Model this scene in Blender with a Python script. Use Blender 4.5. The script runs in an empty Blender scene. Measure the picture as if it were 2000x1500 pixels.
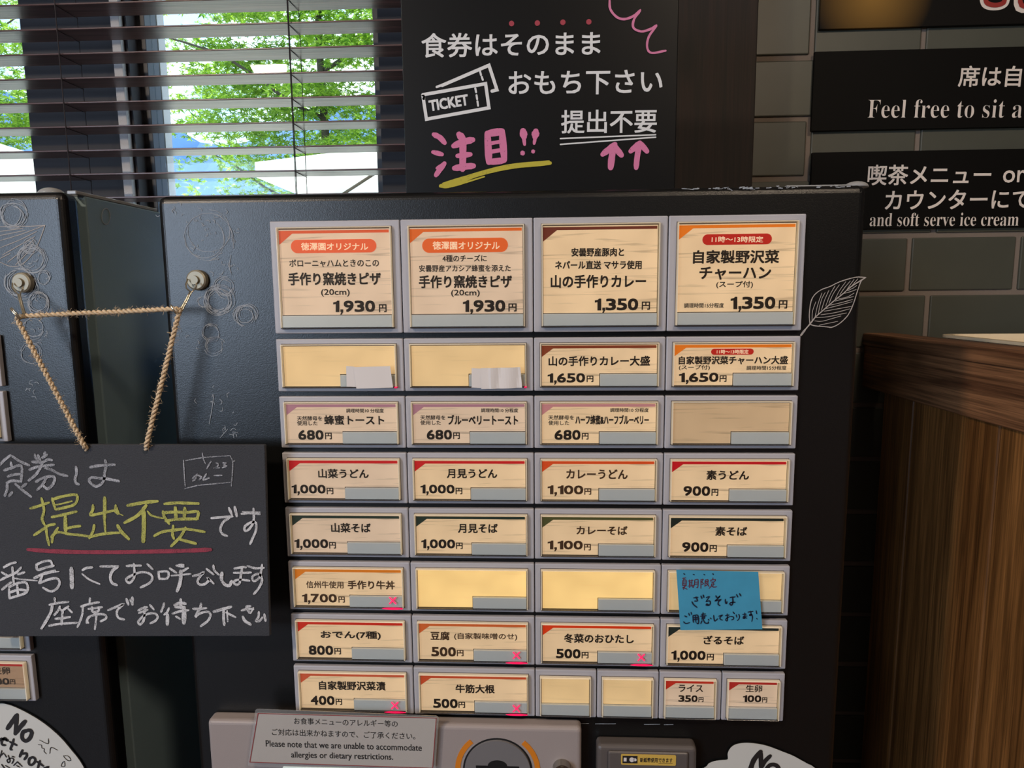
import bpy, bmesh, math, random
import numpy as np
from mathutils import Vector, Matrix
random.seed(7); np.random.seed(7)
S = bpy.context.scene
COL = S.collection

# ------------------------------------------------------------------ camera
F = 1320.0
RX, RY, RZ = -0.12973912, 0.04725242, -0.00894143
Z0 = 1.50                       # height of the top of the button panel
CAM = np.array([0.2906942, -0.7201061, Z0 - 0.0804911])
cx, sx = math.cos(RX), math.sin(RX); cy, sy = math.cos(RY), math.sin(RY); cz, sz = math.cos(RZ), math.sin(RZ)
RM = np.array([[cz, 0, sz], [0, 1, 0], [-sz, 0, cz]]) @ np.array([[1, 0, 0], [0, cx, sx], [0, -sx, cx]]) @ np.array([[cy, sy, 0], [-sy, cy, 0], [0, 0, 1]])
cam = bpy.data.cameras.new('camera'); camo = bpy.data.objects.new('camera', cam); COL.objects.link(camo)
cam.sensor_width = 36; cam.lens = F / 2000 * 36; cam.clip_start = 0.02; cam.clip_end = 500
m = Matrix.Identity(4)
for i in range(3):
    m[i][0] = RM[0][i]; m[i][1] = RM[2][i]; m[i][2] = -RM[1][i]; m[i][3] = CAM[i]
camo.matrix_world = m
S.camera = camo
S.view_settings.view_transform = 'Standard'; S.view_settings.look = 'None'
S.view_settings.exposure = 0.0; S.view_settings.gamma = 1.0; S.view_settings.use_curve_mapping = False

# ------------------------------------------------------------------ sky, sun, lights
W = bpy.data.worlds.new('sky'); S.world = W; W.use_nodes = True
nt = W.node_tree; bg = nt.nodes['Background']
tc = nt.nodes.new('ShaderNodeTexCoord'); nz = nt.nodes.new('ShaderNodeTexNoise'); nz.inputs['Scale'].default_value = 6; nz.inputs['Detail'].default_value = 5
cr = nt.nodes.new('ShaderNodeValToRGB'); cr.color_ramp.elements[0].position = .42; cr.color_ramp.elements[0].color = (.42, .66, 1, 1)
cr.color_ramp.elements[1].position = .58; cr.color_ramp.elements[1].color = (.95, .98, 1, 1)
nt.links.new(tc.outputs['Generated'], nz.inputs['Vector']); nt.links.new(nz.outputs['Fac'], cr.inputs['Fac']); nt.links.new(cr.outputs['Color'], bg.inputs['Color'])
bg.inputs['Strength'].default_value = 2.7

def light(name, kind, loc, rot, energy, color, **k):
    l = bpy.data.lights.new(name, kind); l.energy = energy; l.color = color
    for a, b in k.items(): setattr(l, a, b)
    o = bpy.data.objects.new(name, l); o.location = loc; o.rotation_euler = rot; COL.objects.link(o); return o
light('sun', 'SUN', (0, 8, 10), (math.radians(-28), math.radians(-30), 0), 10.0, (1, .95, .85), angle=.02)
# added cool fill behind and left of the camera, no window; bluish sheen
light('window_daylight', 'AREA', (-2.6, -3.9, 1.85), (math.radians(90), 0, math.radians(-14)), 120, (.62, .78, 1), shape='RECTANGLE', size=1.8, size_y=1.5)
# warm ceiling lamps
light('ceiling_lamp_light', 'AREA', (1.05, -1.25, 2.55), (math.radians(20), 0, math.radians(16)), 15, (1, .80, .60), shape='DISK', size=.35)
light('ceiling_lamp_light', 'AREA', (-1.0, -1.42, 2.5), (math.radians(20), 0, math.radians(-25)), 26, (1, .80, .60), shape='DISK', size=.16)

# ------------------------------------------------------------------ projection helpers (real planes in the room)
def ray(px, py):
    d = np.array([(px - 1000) / F, 1.0, (750 - py) / F]); return RM.T @ d
def atY(px, py, Y):
    d = ray(px, py); t = (Y - CAM[1]) / d[1]; return CAM + d * t
def atX(px, py, X):
    d = ray(px, py); t = (X - CAM[0]) / d[0]; return CAM + d * t
def atZ(px, py, Z):
    d = ray(px, py); t = (Z - CAM[2]) / d[2]; return CAM + d * t

# ------------------------------------------------------------------ materials
def lin(c):
    if isinstance(c, (int, float)): c = (c, c, c)
    r = []
    for v in c:
        v = v / 255.0; r.append(v / 12.92 if v <= .04045 else ((v + .055) / 1.055) ** 2.4)
    return (r[0], r[1], r[2], 1)
def mat(name):
    m = bpy.data.materials.new(name); m.use_nodes = True; return m, m.node_tree, m.node_tree.nodes['Principled BSDF']
def pm(name, col, rough=.5, metal=0, emit=None, es=0, coat=0, bump=0, bscale=400, var=0, vscale=20, spec=.5):
    m, t, b = mat(name)
    b.inputs['Base Color'].default_value = lin(col); b.inputs['Roughness'].default_value = rough; b.inputs['Metallic'].default_value = metal
    b.inputs['Coat Weight'].default_value = coat; b.inputs['Specular IOR Level'].default_value = spec
    if emit is not None:
        b.inputs['Emission Color'].default_value = lin(emit); b.inputs['Emission Strength'].default_value = es
    co = t.nodes.new('ShaderNodeTexCoord')
    if var:
        n = t.nodes.new('ShaderNodeTexNoise'); n.inputs['Scale'].default_value = vscale; n.inputs['Detail'].default_value = 6
        r = t.nodes.new('ShaderNodeMapRange'); r.inputs['To Min'].default_value = 1 - var; r.inputs['To Max'].default_value = 1 + var
        x = t.nodes.new('ShaderNodeMix'); x.data_type = 'RGBA'; x.blend_type = 'MULTIPLY'; x.inputs[0].default_value = 1; x.inputs[6].default_value = lin(col)
        t.links.new(co.outputs['Object'], n.inputs['Vector']); t.links.new(n.outputs['Fac'], r.inputs[0]); t.links.new(r.outputs[0], x.inputs[7]); t.links.new(x.outputs[2], b.inputs['Base Color'])
    if bump:
        n = t.nodes.new('ShaderNodeTexNoise'); n.inputs['Scale'].default_value = bscale; n.inputs['Detail'].default_value = 3
        u = t.nodes.new('ShaderNodeBump'); u.inputs['Strength'].default_value = bump; u.inputs['Distance'].default_value = .001
        t.links.new(co.outputs['Object'], n.inputs['Vector']); t.links.new(n.outputs['Fac'], u.inputs['Height']); t.links.new(u.outputs[0], b.inputs['Normal'])
    return m
def wood(name, dark, light_, axis='Z', rough=.45, scale=1.0):
    m, t, b = mat(name); co = t.nodes.new('ShaderNodeTexCoord'); mp = t.nodes.new('ShaderNodeMapping')
    s = {'X': (2.5, 60, 60), 'Y': (60, 2.5, 60), 'Z': (60, 60, 2.5)}[axis]; mp.inputs['Scale'].default_value = [v * scale for v in s]
    n = t.nodes.new('ShaderNodeTexNoise'); n.inputs['Scale'].default_value = 1; n.inputs['Detail'].default_value = 8; n.inputs['Distortion'].default_value = 1.2
    r = t.nodes.new('ShaderNodeValToRGB'); r.color_ramp.elements[0].position = .35; r.color_ramp.elements[0].color = lin(dark); r.color_ramp.elements[1].position = .68; r.color_ramp.elements[1].color = lin(light_)
    e = r.color_ramp.elements.new(.5); e.color = lin([(a * .45 + c * .55) for a, c in zip(dark, light_)])
    # knots
    v = t.nodes.new('ShaderNodeTexVoronoi'); mp2 = t.nodes.new('ShaderNodeMapping'); s2 = {'X': (3.5, 9, 9), 'Y': (9, 3.5, 9), 'Z': (9, 9, 3.5)}[axis]; mp2.inputs['Scale'].default_value = s2
    v.inputs['Scale'].default_value = 1; rr = t.nodes.new('ShaderNodeMapRange'); rr.inputs['From Min'].default_value = .04; rr.inputs['From Max'].default_value = .2; rr.inputs['To Min'].default_value = .12; rr.interpolation_type = 'SMOOTHSTEP'
    x = t.nodes.new('ShaderNodeMix'); x.data_type = 'RGBA'; x.blend_type = 'MULTIPLY'; x.inputs[0].default_value = 1
    mp3 = t.nodes.new('ShaderNodeMapping'); mp3.inputs['Scale'].default_value = {'X': (8, 420, 420), 'Y': (420, 8, 420), 'Z': (420, 420, 8)}[axis]
    n3 = t.nodes.new('ShaderNodeTexNoise'); n3.inputs['Scale'].default_value = 1; n3.inputs['Detail'].default_value = 3; r3 = t.nodes.new('ShaderNodeMapRange'); r3.inputs['From Min'].default_value = .35; r3.inputs['From Max'].default_value = .65; r3.inputs['To Min'].default_value = .6; r3.inputs['To Max'].default_value = 1.3
    x3 = t.nodes.new('ShaderNodeMix'); x3.data_type = 'RGBA'; x3.blend_type = 'MULTIPLY'; x3.inputs[0].default_value = 1
    t.links.new(co.outputs['Object'], mp3.inputs[0]); t.links.new(mp3.outputs[0], n3.inputs['Vector']); t.links.new(n3.outputs['Fac'], r3.inputs[0]); t.links.new(x.outputs[2], x3.inputs[6]); t.links.new(r3.outputs[0], x3.inputs[7])
    u = t.nodes.new('ShaderNodeBump'); u.inputs['Strength'].default_value = .35; u.inputs['Distance'].default_value = .002
    L = t.links.new
    L(co.outputs['Object'], mp.inputs[0]); L(mp.outputs[0], n.inputs['Vector']); L(n.outputs['Fac'], r.inputs[0])
    L(co.outputs['Object'], mp2.inputs[0]); L(mp2.outputs[0], v.inputs['Vector']); L(v.outputs['Distance'], rr.inputs[0])
    L(r.outputs[0], x.inputs[6]); L(rr.outputs[0], x.inputs[7]); L(x3.outputs[2], b.inputs['Base Color']); L(n.outputs['Fac'], u.inputs['Height']); L(u.outputs[0], b.inputs['Normal'])
    b.inputs['Roughness'].default_value = rough; return m
def clear(name, tint, gl=.35, rough=.06, white=0.0):
    """thin clear sheet: see-through with a weak sheen"""
    m, t, b = mat(name); t.nodes.remove(b); out = t.nodes['Material Output']
    tr = t.nodes.new('ShaderNodeBsdfTransparent'); tr.inputs[0].default_value = lin(tint)
    g = t.nodes.new('ShaderNodeBsdfGlossy'); g.inputs['Roughness'].default_value = rough
    d = t.nodes.new('ShaderNodeBsdfDiffuse'); d.inputs[0].default_value = lin(225)
    lw = t.nodes.new('ShaderNodeLayerWeight'); lw.inputs[0].default_value = .25
    mu = t.nodes.new('ShaderNodeMath'); mu.operation = 'MULTIPLY'; mu.inputs[1].default_value = gl
    a = t.nodes.new('ShaderNodeMixShader'); c = t.nodes.new('ShaderNodeMixShader'); c.inputs[0].default_value = white
    L = t.links.new; L(lw.outputs['Fresnel'], mu.inputs[0]); L(mu.outputs[0], a.inputs[0]); L(tr.outputs[0], a.inputs[1]); L(g.outputs[0], a.inputs[2])
    L(a.outputs[0], c.inputs[1]); L(d.outputs[0], c.inputs[2]); L(c.outputs[0], out.inputs[0]); return m
def chalk(name, col, cover=.5, scale=900, under=(44, 46, 50), soft=.12):
    """chalk or marker skin: the surface below shows through the grain"""
    m, t, b = mat(name); b.inputs['Roughness'].default_value = .9; b.inputs['Specular IOR Level'].default_value = .15
    co = t.nodes.new('ShaderNodeTexCoord'); n = t.nodes.new('ShaderNodeTexNoise'); n.inputs['Scale'].default_value = scale; n.inputs['Detail'].default_value = 3
    n2 = t.nodes.new('ShaderNodeTexNoise'); n2.inputs['Scale'].default_value = scale / 9; ad = t.nodes.new('ShaderNodeMath'); ad.operation = 'MULTIPLY_ADD'; ad.inputs[1].default_value = .5
    r = t.nodes.new('ShaderNodeMapRange'); th = .75 - (cover - .5) * .5; r.inputs['From Min'].default_value = th - soft; r.inputs['From Max'].default_value = th + soft
    mx = t.nodes.new('ShaderNodeMix'); mx.data_type = 'RGBA'; mx.inputs[6].default_value = lin(under); mx.inputs[7].default_value = lin(col); L = t.links.new
    L(co.outputs['Object'], n.inputs['Vector']); L(co.outputs['Object'], n2.inputs['Vector']); L(n2.outputs['Fac'], ad.inputs[0]); L(n.outputs['Fac'], ad.inputs[2]); L(ad.outputs[0], r.inputs[0])
    L(r.outputs[0], mx.inputs[0]); L(mx.outputs[2], b.inputs['Base Color']); return m
def card_mat(name, col, es, grain=.35):
    """printed wood-look film over a backlight: the print colour both reflects and lets the lamp through"""
    m, t, b = mat(name); co = t.nodes.new('ShaderNodeTexCoord'); mp = t.nodes.new('ShaderNodeMapping'); mp.inputs['Scale'].default_value = (10, 40, 260)
    n = t.nodes.new('ShaderNodeTexNoise'); n.inputs['Scale'].default_value = 1; n.inputs['Detail'].default_value = 6; n.inputs['Distortion'].default_value = .6
    r = t.nodes.new('ShaderNodeValToRGB'); r.color_ramp.elements[0].position = .3; r.color_ramp.elements[0].color = lin([c * (1 - grain) for c in col]); r.color_ramp.elements[1].position = .42; r.color_ramp.elements[1].color = lin(col)
    n2 = t.nodes.new('ShaderNodeTexNoise'); n2.inputs['Scale'].default_value = 28; n2.inputs['Detail'].default_value = 1
    g = t.nodes.new('ShaderNodeMapRange'); g.inputs['From Min'].default_value = .3; g.inputs['From Max'].default_value = .7; g.inputs['To Min'].default_value = es * .82; g.inputs['To Max'].default_value = es * 1.12
    L = t.links.new; L(co.outputs['Object'], mp.inputs[0]); L(mp.outputs[0], n.inputs['Vector']); L(n.outputs['Fac'], r.inputs[0]); L(r.outputs[0], b.inputs['Base Color']); L(r.outputs[0], b.inputs['Emission Color'])
    L(co.outputs['Object'], n2.inputs['Vector']); L(n2.outputs['Fac'], g.inputs[0]); L(g.outputs[0], b.inputs['Emission Strength']); b.inputs['Roughness'].default_value = .6; return m

M = {}
M['black'] = pm('satin_black_steel', (11, 12, 13), .33, bump=.15, bscale=900, spec=.55, var=.08, vscale=6)
M['side'] = pm('grey_green_steel', (116, 136, 142), .36, bump=.15, bscale=900, var=.06)
M['plate'] = pm('grey_plastic', (168, 167, 174), .45, bump=.1, bscale=1500)
M['gap'] = pm('cover_gap', (92, 84, 82), .6)
M['status'] = pm('blue_grey_plastic', (222, 232, 248), .4)
M['clear'] = clear('clear_acrylic', (248, 246, 240), .5, .08)
M['rim'] = None
m_, t_, b_ = mat('clear_acrylic_edge'); b_.inputs['Base Color'].default_value = lin((245, 236, 220)); b_.inputs['Roughness'].default_value = .12; b_.inputs['Alpha'].default_value = .42
b_.inputs['Emission Color'].default_value = lin((255, 225, 165)); b_.inputs['Emission Strength'].default_value = .16; M['rim'] = m_  # edge highlight and carried backlight put in as pale colour and glow
m_, t_, b_ = mat('dark_acrylic_edge'); b_.inputs['Base Color'].default_value = lin((70, 66, 66)); b_.inputs['Roughness'].default_value = .15; b_.inputs['Alpha'].default_value = .7; M['rimd'] = m_  # shaded copy of the clear edge, the dark put into its colour
M['card'] = card_mat('card_print', (220, 196, 178), .46, grain=.2)
M['cardw'] = card_mat('card_print_warm', (226, 198, 166), .54, grain=.2)
M['blank'] = card_mat('blank_window', (226, 196, 152), .56, grain=.03)
M['blankw'] = card_mat('blank_window_lit', (236, 202, 140), .78, grain=.02)
M['blankd'] = card_mat('blank_window_grained', (214, 186, 156), .32, grain=.14)
M['ink'] = pm('dark_brown_ink', (44, 32, 28), .6)
M['inkb'] = pm('black_ink', (30, 26, 26), .6)
M['inkbr'] = pm('brown_ink', (84, 58, 40), .6)
M['cream_ink'] = pm('cream_print', (245, 220, 195), .6, emit=(245, 220, 195), es=.45)
M['white_vinyl'] = pm('white_vinyl', (205, 207, 210), .55)
M['white_ink'] = pm('off_white_print', (226, 214, 204), .6)
M['board'] = pm('black_board', (9, 10, 12), .4, var=.2, vscale=8, spec=.22)
M['signb'] = pm('black_sign_sheet', (9, 8, 7), .6, spec=.12)
M['chalkboard'] = pm('chalkboard', (52, 54, 60), .85, bump=.8, bscale=900, var=.5, vscale=900)
M['cw'] = chalk('white_chalk', (206, 206, 210), .74, soft=.18)
M['cf'] = chalk('faint_white_chalk', (176, 178, 186), .56, soft=.2)
M['cy'] = chalk('yellow_chalk', (180, 180, 98), .74, soft=.18)
M['cr'] = chalk('red_chalk', (150, 66, 82), .8, soft=.2)
M['pink'] = chalk('pink_marker', (200, 118, 156), .98, scale=500)
M['pinkl'] = pm('pink_marker_line', (196, 114, 152), .7)
M['yel'] = chalk('yellow_marker', (176, 166, 66), .95, scale=500)
M['reddot'] = pm('dark_red_dot', (150, 44, 62), .6)
M['scr'] = pm('chalk_scratch', (150, 156, 164), .8)
M['leafline'] = pm('grey_chalk_line', (168, 160, 155), .8)
M['tile'] = pm('olive_grey_tile', (72, 73, 64), .45, var=.22, vscale=9, bump=.3, bscale=25)
M['grout'] = pm('grout', (122, 110, 100), .9, bump=.5, bscale=500, var=.1)
M['post'] = wood('dark_post_timber', (16, 9, 7), (34, 19, 15), 'Z', .7)
M['frame'] = pm('dark_window_frame', (42, 44, 50), .45)
M['wall'] = pm('dark_painted_wall', (44, 44, 50), .7, var=.1)
M['strip'] = pm('pale_aluminium', (185, 186, 190), .6, bump=1, bscale=700)
M['slat'] = wood('slat_timber', (76, 54, 54), (100, 74, 72), 'X', .3)
M['cord'] = pm('dark_cord', (40, 30, 32), .8)
M['planks'] = wood('stained_plank', (96, 60, 28), (160, 108, 58), 'Z', .4, .45)
M['planky'] = wood('stained_rail', (92, 58, 38), (176, 124, 84), 'Y', .45, .6)
M['cream'] = pm('cream_plastic', (232, 214, 182), .3)
M['worktop'] = pm('dark_worktop', (60, 48, 40), .4)
M['panel'] = pm('beige_grey_plastic', (152, 142, 140), .45, bump=.15, bscale=900)
M['panelw'] = pm('light_lit_panel', (220, 228, 220), .4, emit=(225, 235, 225), es=.5)
M['bezel'] = pm('grey_plastic_bezel', (112, 110, 112), .4)
M['dark'] = pm('dark_recess', (10, 9, 10), .6)
M['orange'] = pm('orange_decal', (206, 122, 26), .5)
M['bill'] = pm('bill_unit_grey', (88, 82, 80), .4)
M['metal'] = pm('nickel', (150, 143, 126), .5, .55)
M['wire'] = pm('bright_wire', (225, 218, 200), .25, .9)
M['steel'] = pm('brushed_knob', (170, 165, 155), .3, 1)
M['gold'] = pm('yellow_decal', (205, 170, 80), .5)
M['paper'] = pm('white_paper', (214, 208, 206), .7)
M['notice'] = pm('notice_paper', (178, 172, 166), .5)
M['blue'] = pm('blue_note', (62, 148, 184), .75, var=.12, vscale=60)
M['navyink'] = pm('navy_marker', (14, 22, 48), .6)
M['redink'] = pm('dark_red_marker', (92, 24, 42), .6)
M['redline'] = pm('dark_red_line', (140, 50, 55), .6)
M['laminate'] = clear('laminate_film', (250, 250, 250), .6, .1, .10)
M['glass'] = clear('window_glass', (244, 250, 250), .4, .0)
M['stickw'] = pm('white_sticker', (198, 198, 194), .5)
M['twine'] = pm('jute', (206, 182, 150), .9, var=.3, vscale=300)
M['bumper'] = clear('clear_rubber', (225, 230, 235), 1.6, .1, .36)
M['xmark'] = pm('lit_pink_mark', (250, 40, 90), .5, emit=(255, 30, 90), es=1.0)
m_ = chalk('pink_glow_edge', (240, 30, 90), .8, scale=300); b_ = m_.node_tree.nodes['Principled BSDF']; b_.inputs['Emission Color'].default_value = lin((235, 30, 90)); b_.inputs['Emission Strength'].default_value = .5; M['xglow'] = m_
M['floor'] = wood('floor_boards', (60, 42, 30), (110, 80, 58), 'Y', .5)
M['ceil'] = pm('ceiling_paint', (150, 135, 120), .8)
M['rwall'] = pm('room_wall', (120, 105, 92), .8)
M['bark'] = pm('bark', (74, 66, 58), .9, var=.3)
M['terrace'] = pm('terrace', (196, 190, 178), .8, var=.1)
M['parasol'] = pm('parasol_cloth', (245, 243, 238), .8)
t_ = M['parasol'].node_tree; tl = t_.nodes.new('ShaderNodeBsdfTranslucent'); tl.inputs[0].default_value = lin((250, 248, 240)); mx = t_.nodes.new('ShaderNodeMixShader'); mx.inputs[0].default_value = .6
t_.links.new(t_.nodes['Principled BSDF'].outputs[0], mx.inputs[1]); t_.links.new(tl.outputs[0], mx.inputs[2]); t_.links.new(mx.outputs[0], t_.nodes['Material Output'].inputs[0])
M['hill'] = pm('wooded_hill', (84, 122, 176), 1, var=.35, vscale=.4)  # blue haze of distance is put into the base colour
m_, t_, b_ = mat('maple_leaf'); tl = t_.nodes.new('ShaderNodeBsdfTranslucent'); tl.inputs[0].default_value = lin((150, 195, 50)); mx = t_.nodes.new('ShaderNodeMixShader'); mx.inputs[0].default_value = .55
b_.inputs['Roughness'].default_value = .5
oi = t_.nodes.new('ShaderNodeNewGeometry'); rp = t_.nodes.new('ShaderNodeValToRGB'); rp.color_ramp.elements[0].color = lin((84, 132, 40)); rp.color_ramp.elements[1].color = lin((178, 212, 78))
t_.links.new(oi.outputs['Random Per Island'], rp.inputs[0]); t_.links.new(rp.outputs[0], b_.inputs['Base Color']); t_.links.new(rp.outputs[0], tl.inputs[0])
t_.links.new(b_.outputs[0], mx.inputs[1]); t_.links.new(tl.outputs[0], mx.inputs[2]); t_.links.new(mx.outputs[0], t_.nodes['Material Output'].inputs[0]); M['leaf'] = m_
_ink = {}
def printed(rgb, es=.4):
    k = (rgb, es)
    if k not in _ink: _ink[k] = pm('band_print', rgb, .55, emit=rgb, es=es)
    return _ink[k]

# ------------------------------------------------------------------ object helpers
WL = {}
def props(o, label=None, cat=None, group=None, kind=None):
    if label: o['label'] = label
    if cat: o['category'] = cat
    if group: o['group'] = group
    if kind: o['kind'] = kind
    return o
def root(name, loc, label=None, cat=None, group=None, kind=None):
    o = bpy.data.objects.new(name, None); COL.objects.link(o); o.location = loc; o.empty_display_size = .02
    WL[o.name] = Vector(loc); return props(o, label, cat, group, kind)
def fin(name, bm, mats, parent=None, label=None, cat=None, group=None, kind=None):
    if not isinstance(mats, (list, tuple)): mats = [mats]
    me = bpy.data.meshes.new(name)
    if isinstance(bm, bmesh.types.BMesh):
        vs = [v.co for v in bm.verts]
        lo = Vector([min(v[i] for v in vs) for i in range(3)]); hi = Vector([max(v[i] for v in vs) for i in range(3)]); c = (lo + hi) / 2
        bmesh.ops.translate(bm, verts=bm.verts, vec=-c); bm.to_mesh(me); bm.free()
    else:
        V, Fc = bm; V = np.array(V); c = Vector(((V.min(0) + V.max(0)) / 2).tolist()); me.from_pydata((V - np.array(c)).tolist(), [], Fc)
    for k in mats: me.materials.append(k)
    o = bpy.data.objects.new(name, me); COL.objects.link(o); WL[o.name] = c.copy()
    if parent: o.parent = parent; o.location = c - WL[parent.name]
    else: o.location = c
    return props(o, label, cat, group, kind)
def B(): return bmesh.new()
def rbox(bm, x0, x1, y0, y1, z0, z1, b=0, seg=2, mi=0):
    xs = sorted((x0, x1)); ys = sorted((y0, y1)); zs = sorted((z0, z1))
    vs = [bm.verts.new((x, y, z)) for x in xs for y in ys for z in zs]
    q = [(0, 1, 3, 2), (4, 6, 7, 5), (0, 4, 5, 1), (2, 3, 7, 6), (0, 2, 6, 4), (1, 5, 7, 3)]
    fs = [bm.faces.new([vs[i] for i in f]) for f in q]
    for f in fs: f.material_index = mi
    if b > 0:
        es = list({e for f in fs for e in f.edges})
        r = bmesh.ops.bevel(bm, geom=es, offset=b, segments=seg, affect='EDGES', profile=.5)
        for f in r['faces']: f.material_index = mi
def box(name, mats, x0, x1, y0, y1, z0, z1, b=0, seg=2, parent=None, **k):
    bm = B(); rbox(bm, x0, x1, y0, y1, z0, z1, b, seg); return fin(name, bm, mats, parent, **k)
def prism(bm, pts, y0, y1, mi=0):
    """polygon in XZ given as (x,z), extruded from y0 (front) to y1"""
    a = [bm.verts.new((p[0], y0, p[1])) for p in pts]; c = [bm.verts.new((p[0], y1, p[1])) for p in pts]
    n = len(pts); fs = [bm.faces.new(a), bm.faces.new(c[::-1])]
    for i in range(n): fs.append(bm.faces.new((a[i], c[i], c[(i + 1) % n], a[(i + 1) % n])))
    for f in fs: f.material_index = mi
    return fs
def rrect(x0, x1, z0, z1, r, n=5):
    p = []
    for ccx, ccz, a0 in ((x1 - r, z1 - r, 0), (x0 + r, z1 - r, 90), (x0 + r, z0 + r, 180), (x1 - r, z0 + r, 270)):
        for i in range(n + 1):
            a = math.radians(a0 + 90 * i / n); p.append((ccx + r * math.cos(a), ccz + r * math.sin(a)))
    return p
def tube(bm, pts, rad, sides=6, mi=0, cap=True):
    pts = [Vector(p) for p in pts]; rings = []
    if isinstance(rad, (int, float)): rad = [rad] * len(pts)
    for i, p in enumerate(pts):
        d = (pts[min(i + 1, len(pts) - 1)] - pts[max(i - 1, 0)])
        if d.length < 1e-9: d = Vector((0, 0, 1))
        d.normalize(); u = d.cross(Vector((0.13, .31, .94))); u.normalize(); w = d.cross(u)
        rings.append([bm.verts.new(p + (u * math.cos(2 * math.pi * k / sides) + w * math.sin(2 * math.pi * k / sides)) * rad[i]) for k in range(sides)])
    for i in range(len(rings) - 1):
        for k in range(sides):
            f = bm.faces.new((rings[i][k], rings[i][(k + 1) % sides], rings[i + 1][(k + 1) % sides], rings[i + 1][k])); f.material_index = mi; f.smooth = True
    if cap:
        bm.faces.new(rings[0][::-1]).material_index = mi; bm.faces.new(rings[-1]).material_index = mi
def cyl(bm, c, r, y0, y1, n=32, mi=0, r2=None):
    """round along Y: centre (x,z)"""
    a = [bm.verts.new((c[0] + r * math.cos(2 * math.pi * k / n), y0, c[1] + r * math.sin(2 * math.pi * k / n))) for k in range(n)]
    rr = r2 or r; b = [bm.verts.new((c[0] + rr * math.cos(2 * math.pi * k / n), y1, c[1] + rr * math.sin(2 * math.pi * k / n))) for k in range(n)]
    fs = [bm.faces.new(a[::-1]), bm.faces.new(b)]
    for k in range(n): fs.append(bm.faces.new((a[k], a[(k + 1) % n], b[(k + 1) % n], b[k])))
    for f in fs: f.material_index = mi
def dome(bm, c, rx, rz, h, y, n=20, rings=5):
    pass

# text ------------------------------------------------------------------
_tc = {}
def glyphs(s, off):
    k = (s, off)
    if k in _tc: return _tc[k]
    c = bpy.data.curves.new('t', 'FONT'); c.body = s; c.offset = off; c.resolution_u = 3
    o = bpy.data.objects.new('t', c); COL.objects.link(o); dg = bpy.context.evaluated_depsgraph_get()
    me = bpy.data.meshes.new_from_object(o.evaluated_get(dg)); V = np.array([v.co[:] for v in me.vertices]); Fc = [tuple(p.vertices) for p in me.polygons]
    bpy.data.objects.remove(o); bpy.data.curves.remove(c); bpy.data.meshes.remove(me)
    lo = V.min(0); hi = V.max(0); V = (V - lo) / np.maximum(hi - lo, 1e-6); _tc[k] = (V, Fc); return _tc[k]
def text(bm, s, xl, yl, xr, yr, h, Y=-.001, off=.02, mi=0, shear=0, dx=0, dz=0):
    if off > 0:                       # bold: the same outline laid down again with small shifts
        e = off * .8
        H_ = np.linalg.norm(atY(xl, yl - h / 2, Y) - atY(xl, yl + h / 2, Y)) * e
        for q_, (a_, b_) in enumerate(((-1, -1), (1, -1), (-1, 1), (1, 1))): text(bm, s, xl + h * e, yl, xr - h * e, yr, h * (1 - 2 * e), Y - q_ * 1e-5, 0, mi, shear, a_ * H_, b_ * H_)
        return
    """lettering lying on the vertical plane Y, from (xl,yl) to (xr,yr) through its middle"""
    V, Fc = glyphs(s, off); L = atY(xl, yl, Y); R = atY(xr, yr, Y); xm, ym = (xl + xr) / 2, (yl + yr) / 2
    H = np.linalg.norm(atY(xm, ym - h / 2, Y) - atY(xm, ym + h / 2, Y)); d = R - L; u = d / np.linalg.norm(d); up = np.array([-u[2], 0, u[0]])
    P = L + np.outer(V[:, 0], d) + np.outer(V[:, 1] - .5, up * H) + np.outer((V[:, 1] - .5) * shear, u * H) + np.array([dx, 0, dz])
    vs = [bm.verts.new(p) for p in P]
    for f in Fc:
        try: bm.faces.new([vs[i] for i in f]).material_index = mi
        except ValueError: pass
def price(bm, s, xl, yl, xr, yr, h, Y):
    """heavy extended figures: digits, a flagged 1 and a slanted comma"""
    hd = h
    if ',' in s: hd = h * .83; yl -= h * .085; yr -= h * .085
    wd = {'1': .66, ',': .36}; tot = sum(wd.get(ch, 1.0) for ch in s); x = 0
    for ch in s:
        w = wd.get(ch, 1.0); a, b = x / tot, (x + w * .93) / tot; x += w
        xa, xb = xl + (xr - xl) * a, xl + (xr - xl) * b; ya, yb = yl + (yr - yl) * a, yl + (yr - yl) * b; ym = (ya + yb) / 2
        if ch == '1': P = [(.44, 0), (1, 0), (1, 1), (.66, 1), (.52, .9), (.05, .84), (.05, .66), (.44, .70)]
        elif ch == ',': P = [(.15, 0), (.15, .24), (.95, .24), (.95, .02), (.5, -.22), (.1, -.22), (.4, 0)]
        else: text(bm, ch, xa, ya, xb, yb, hd, Y, .055); continue
        bm.faces.new([bm.verts.new(atY(xa + (xb - xa) * p[0], ym + hd * (.5 - p[1]), Y)) for p in P])
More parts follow.
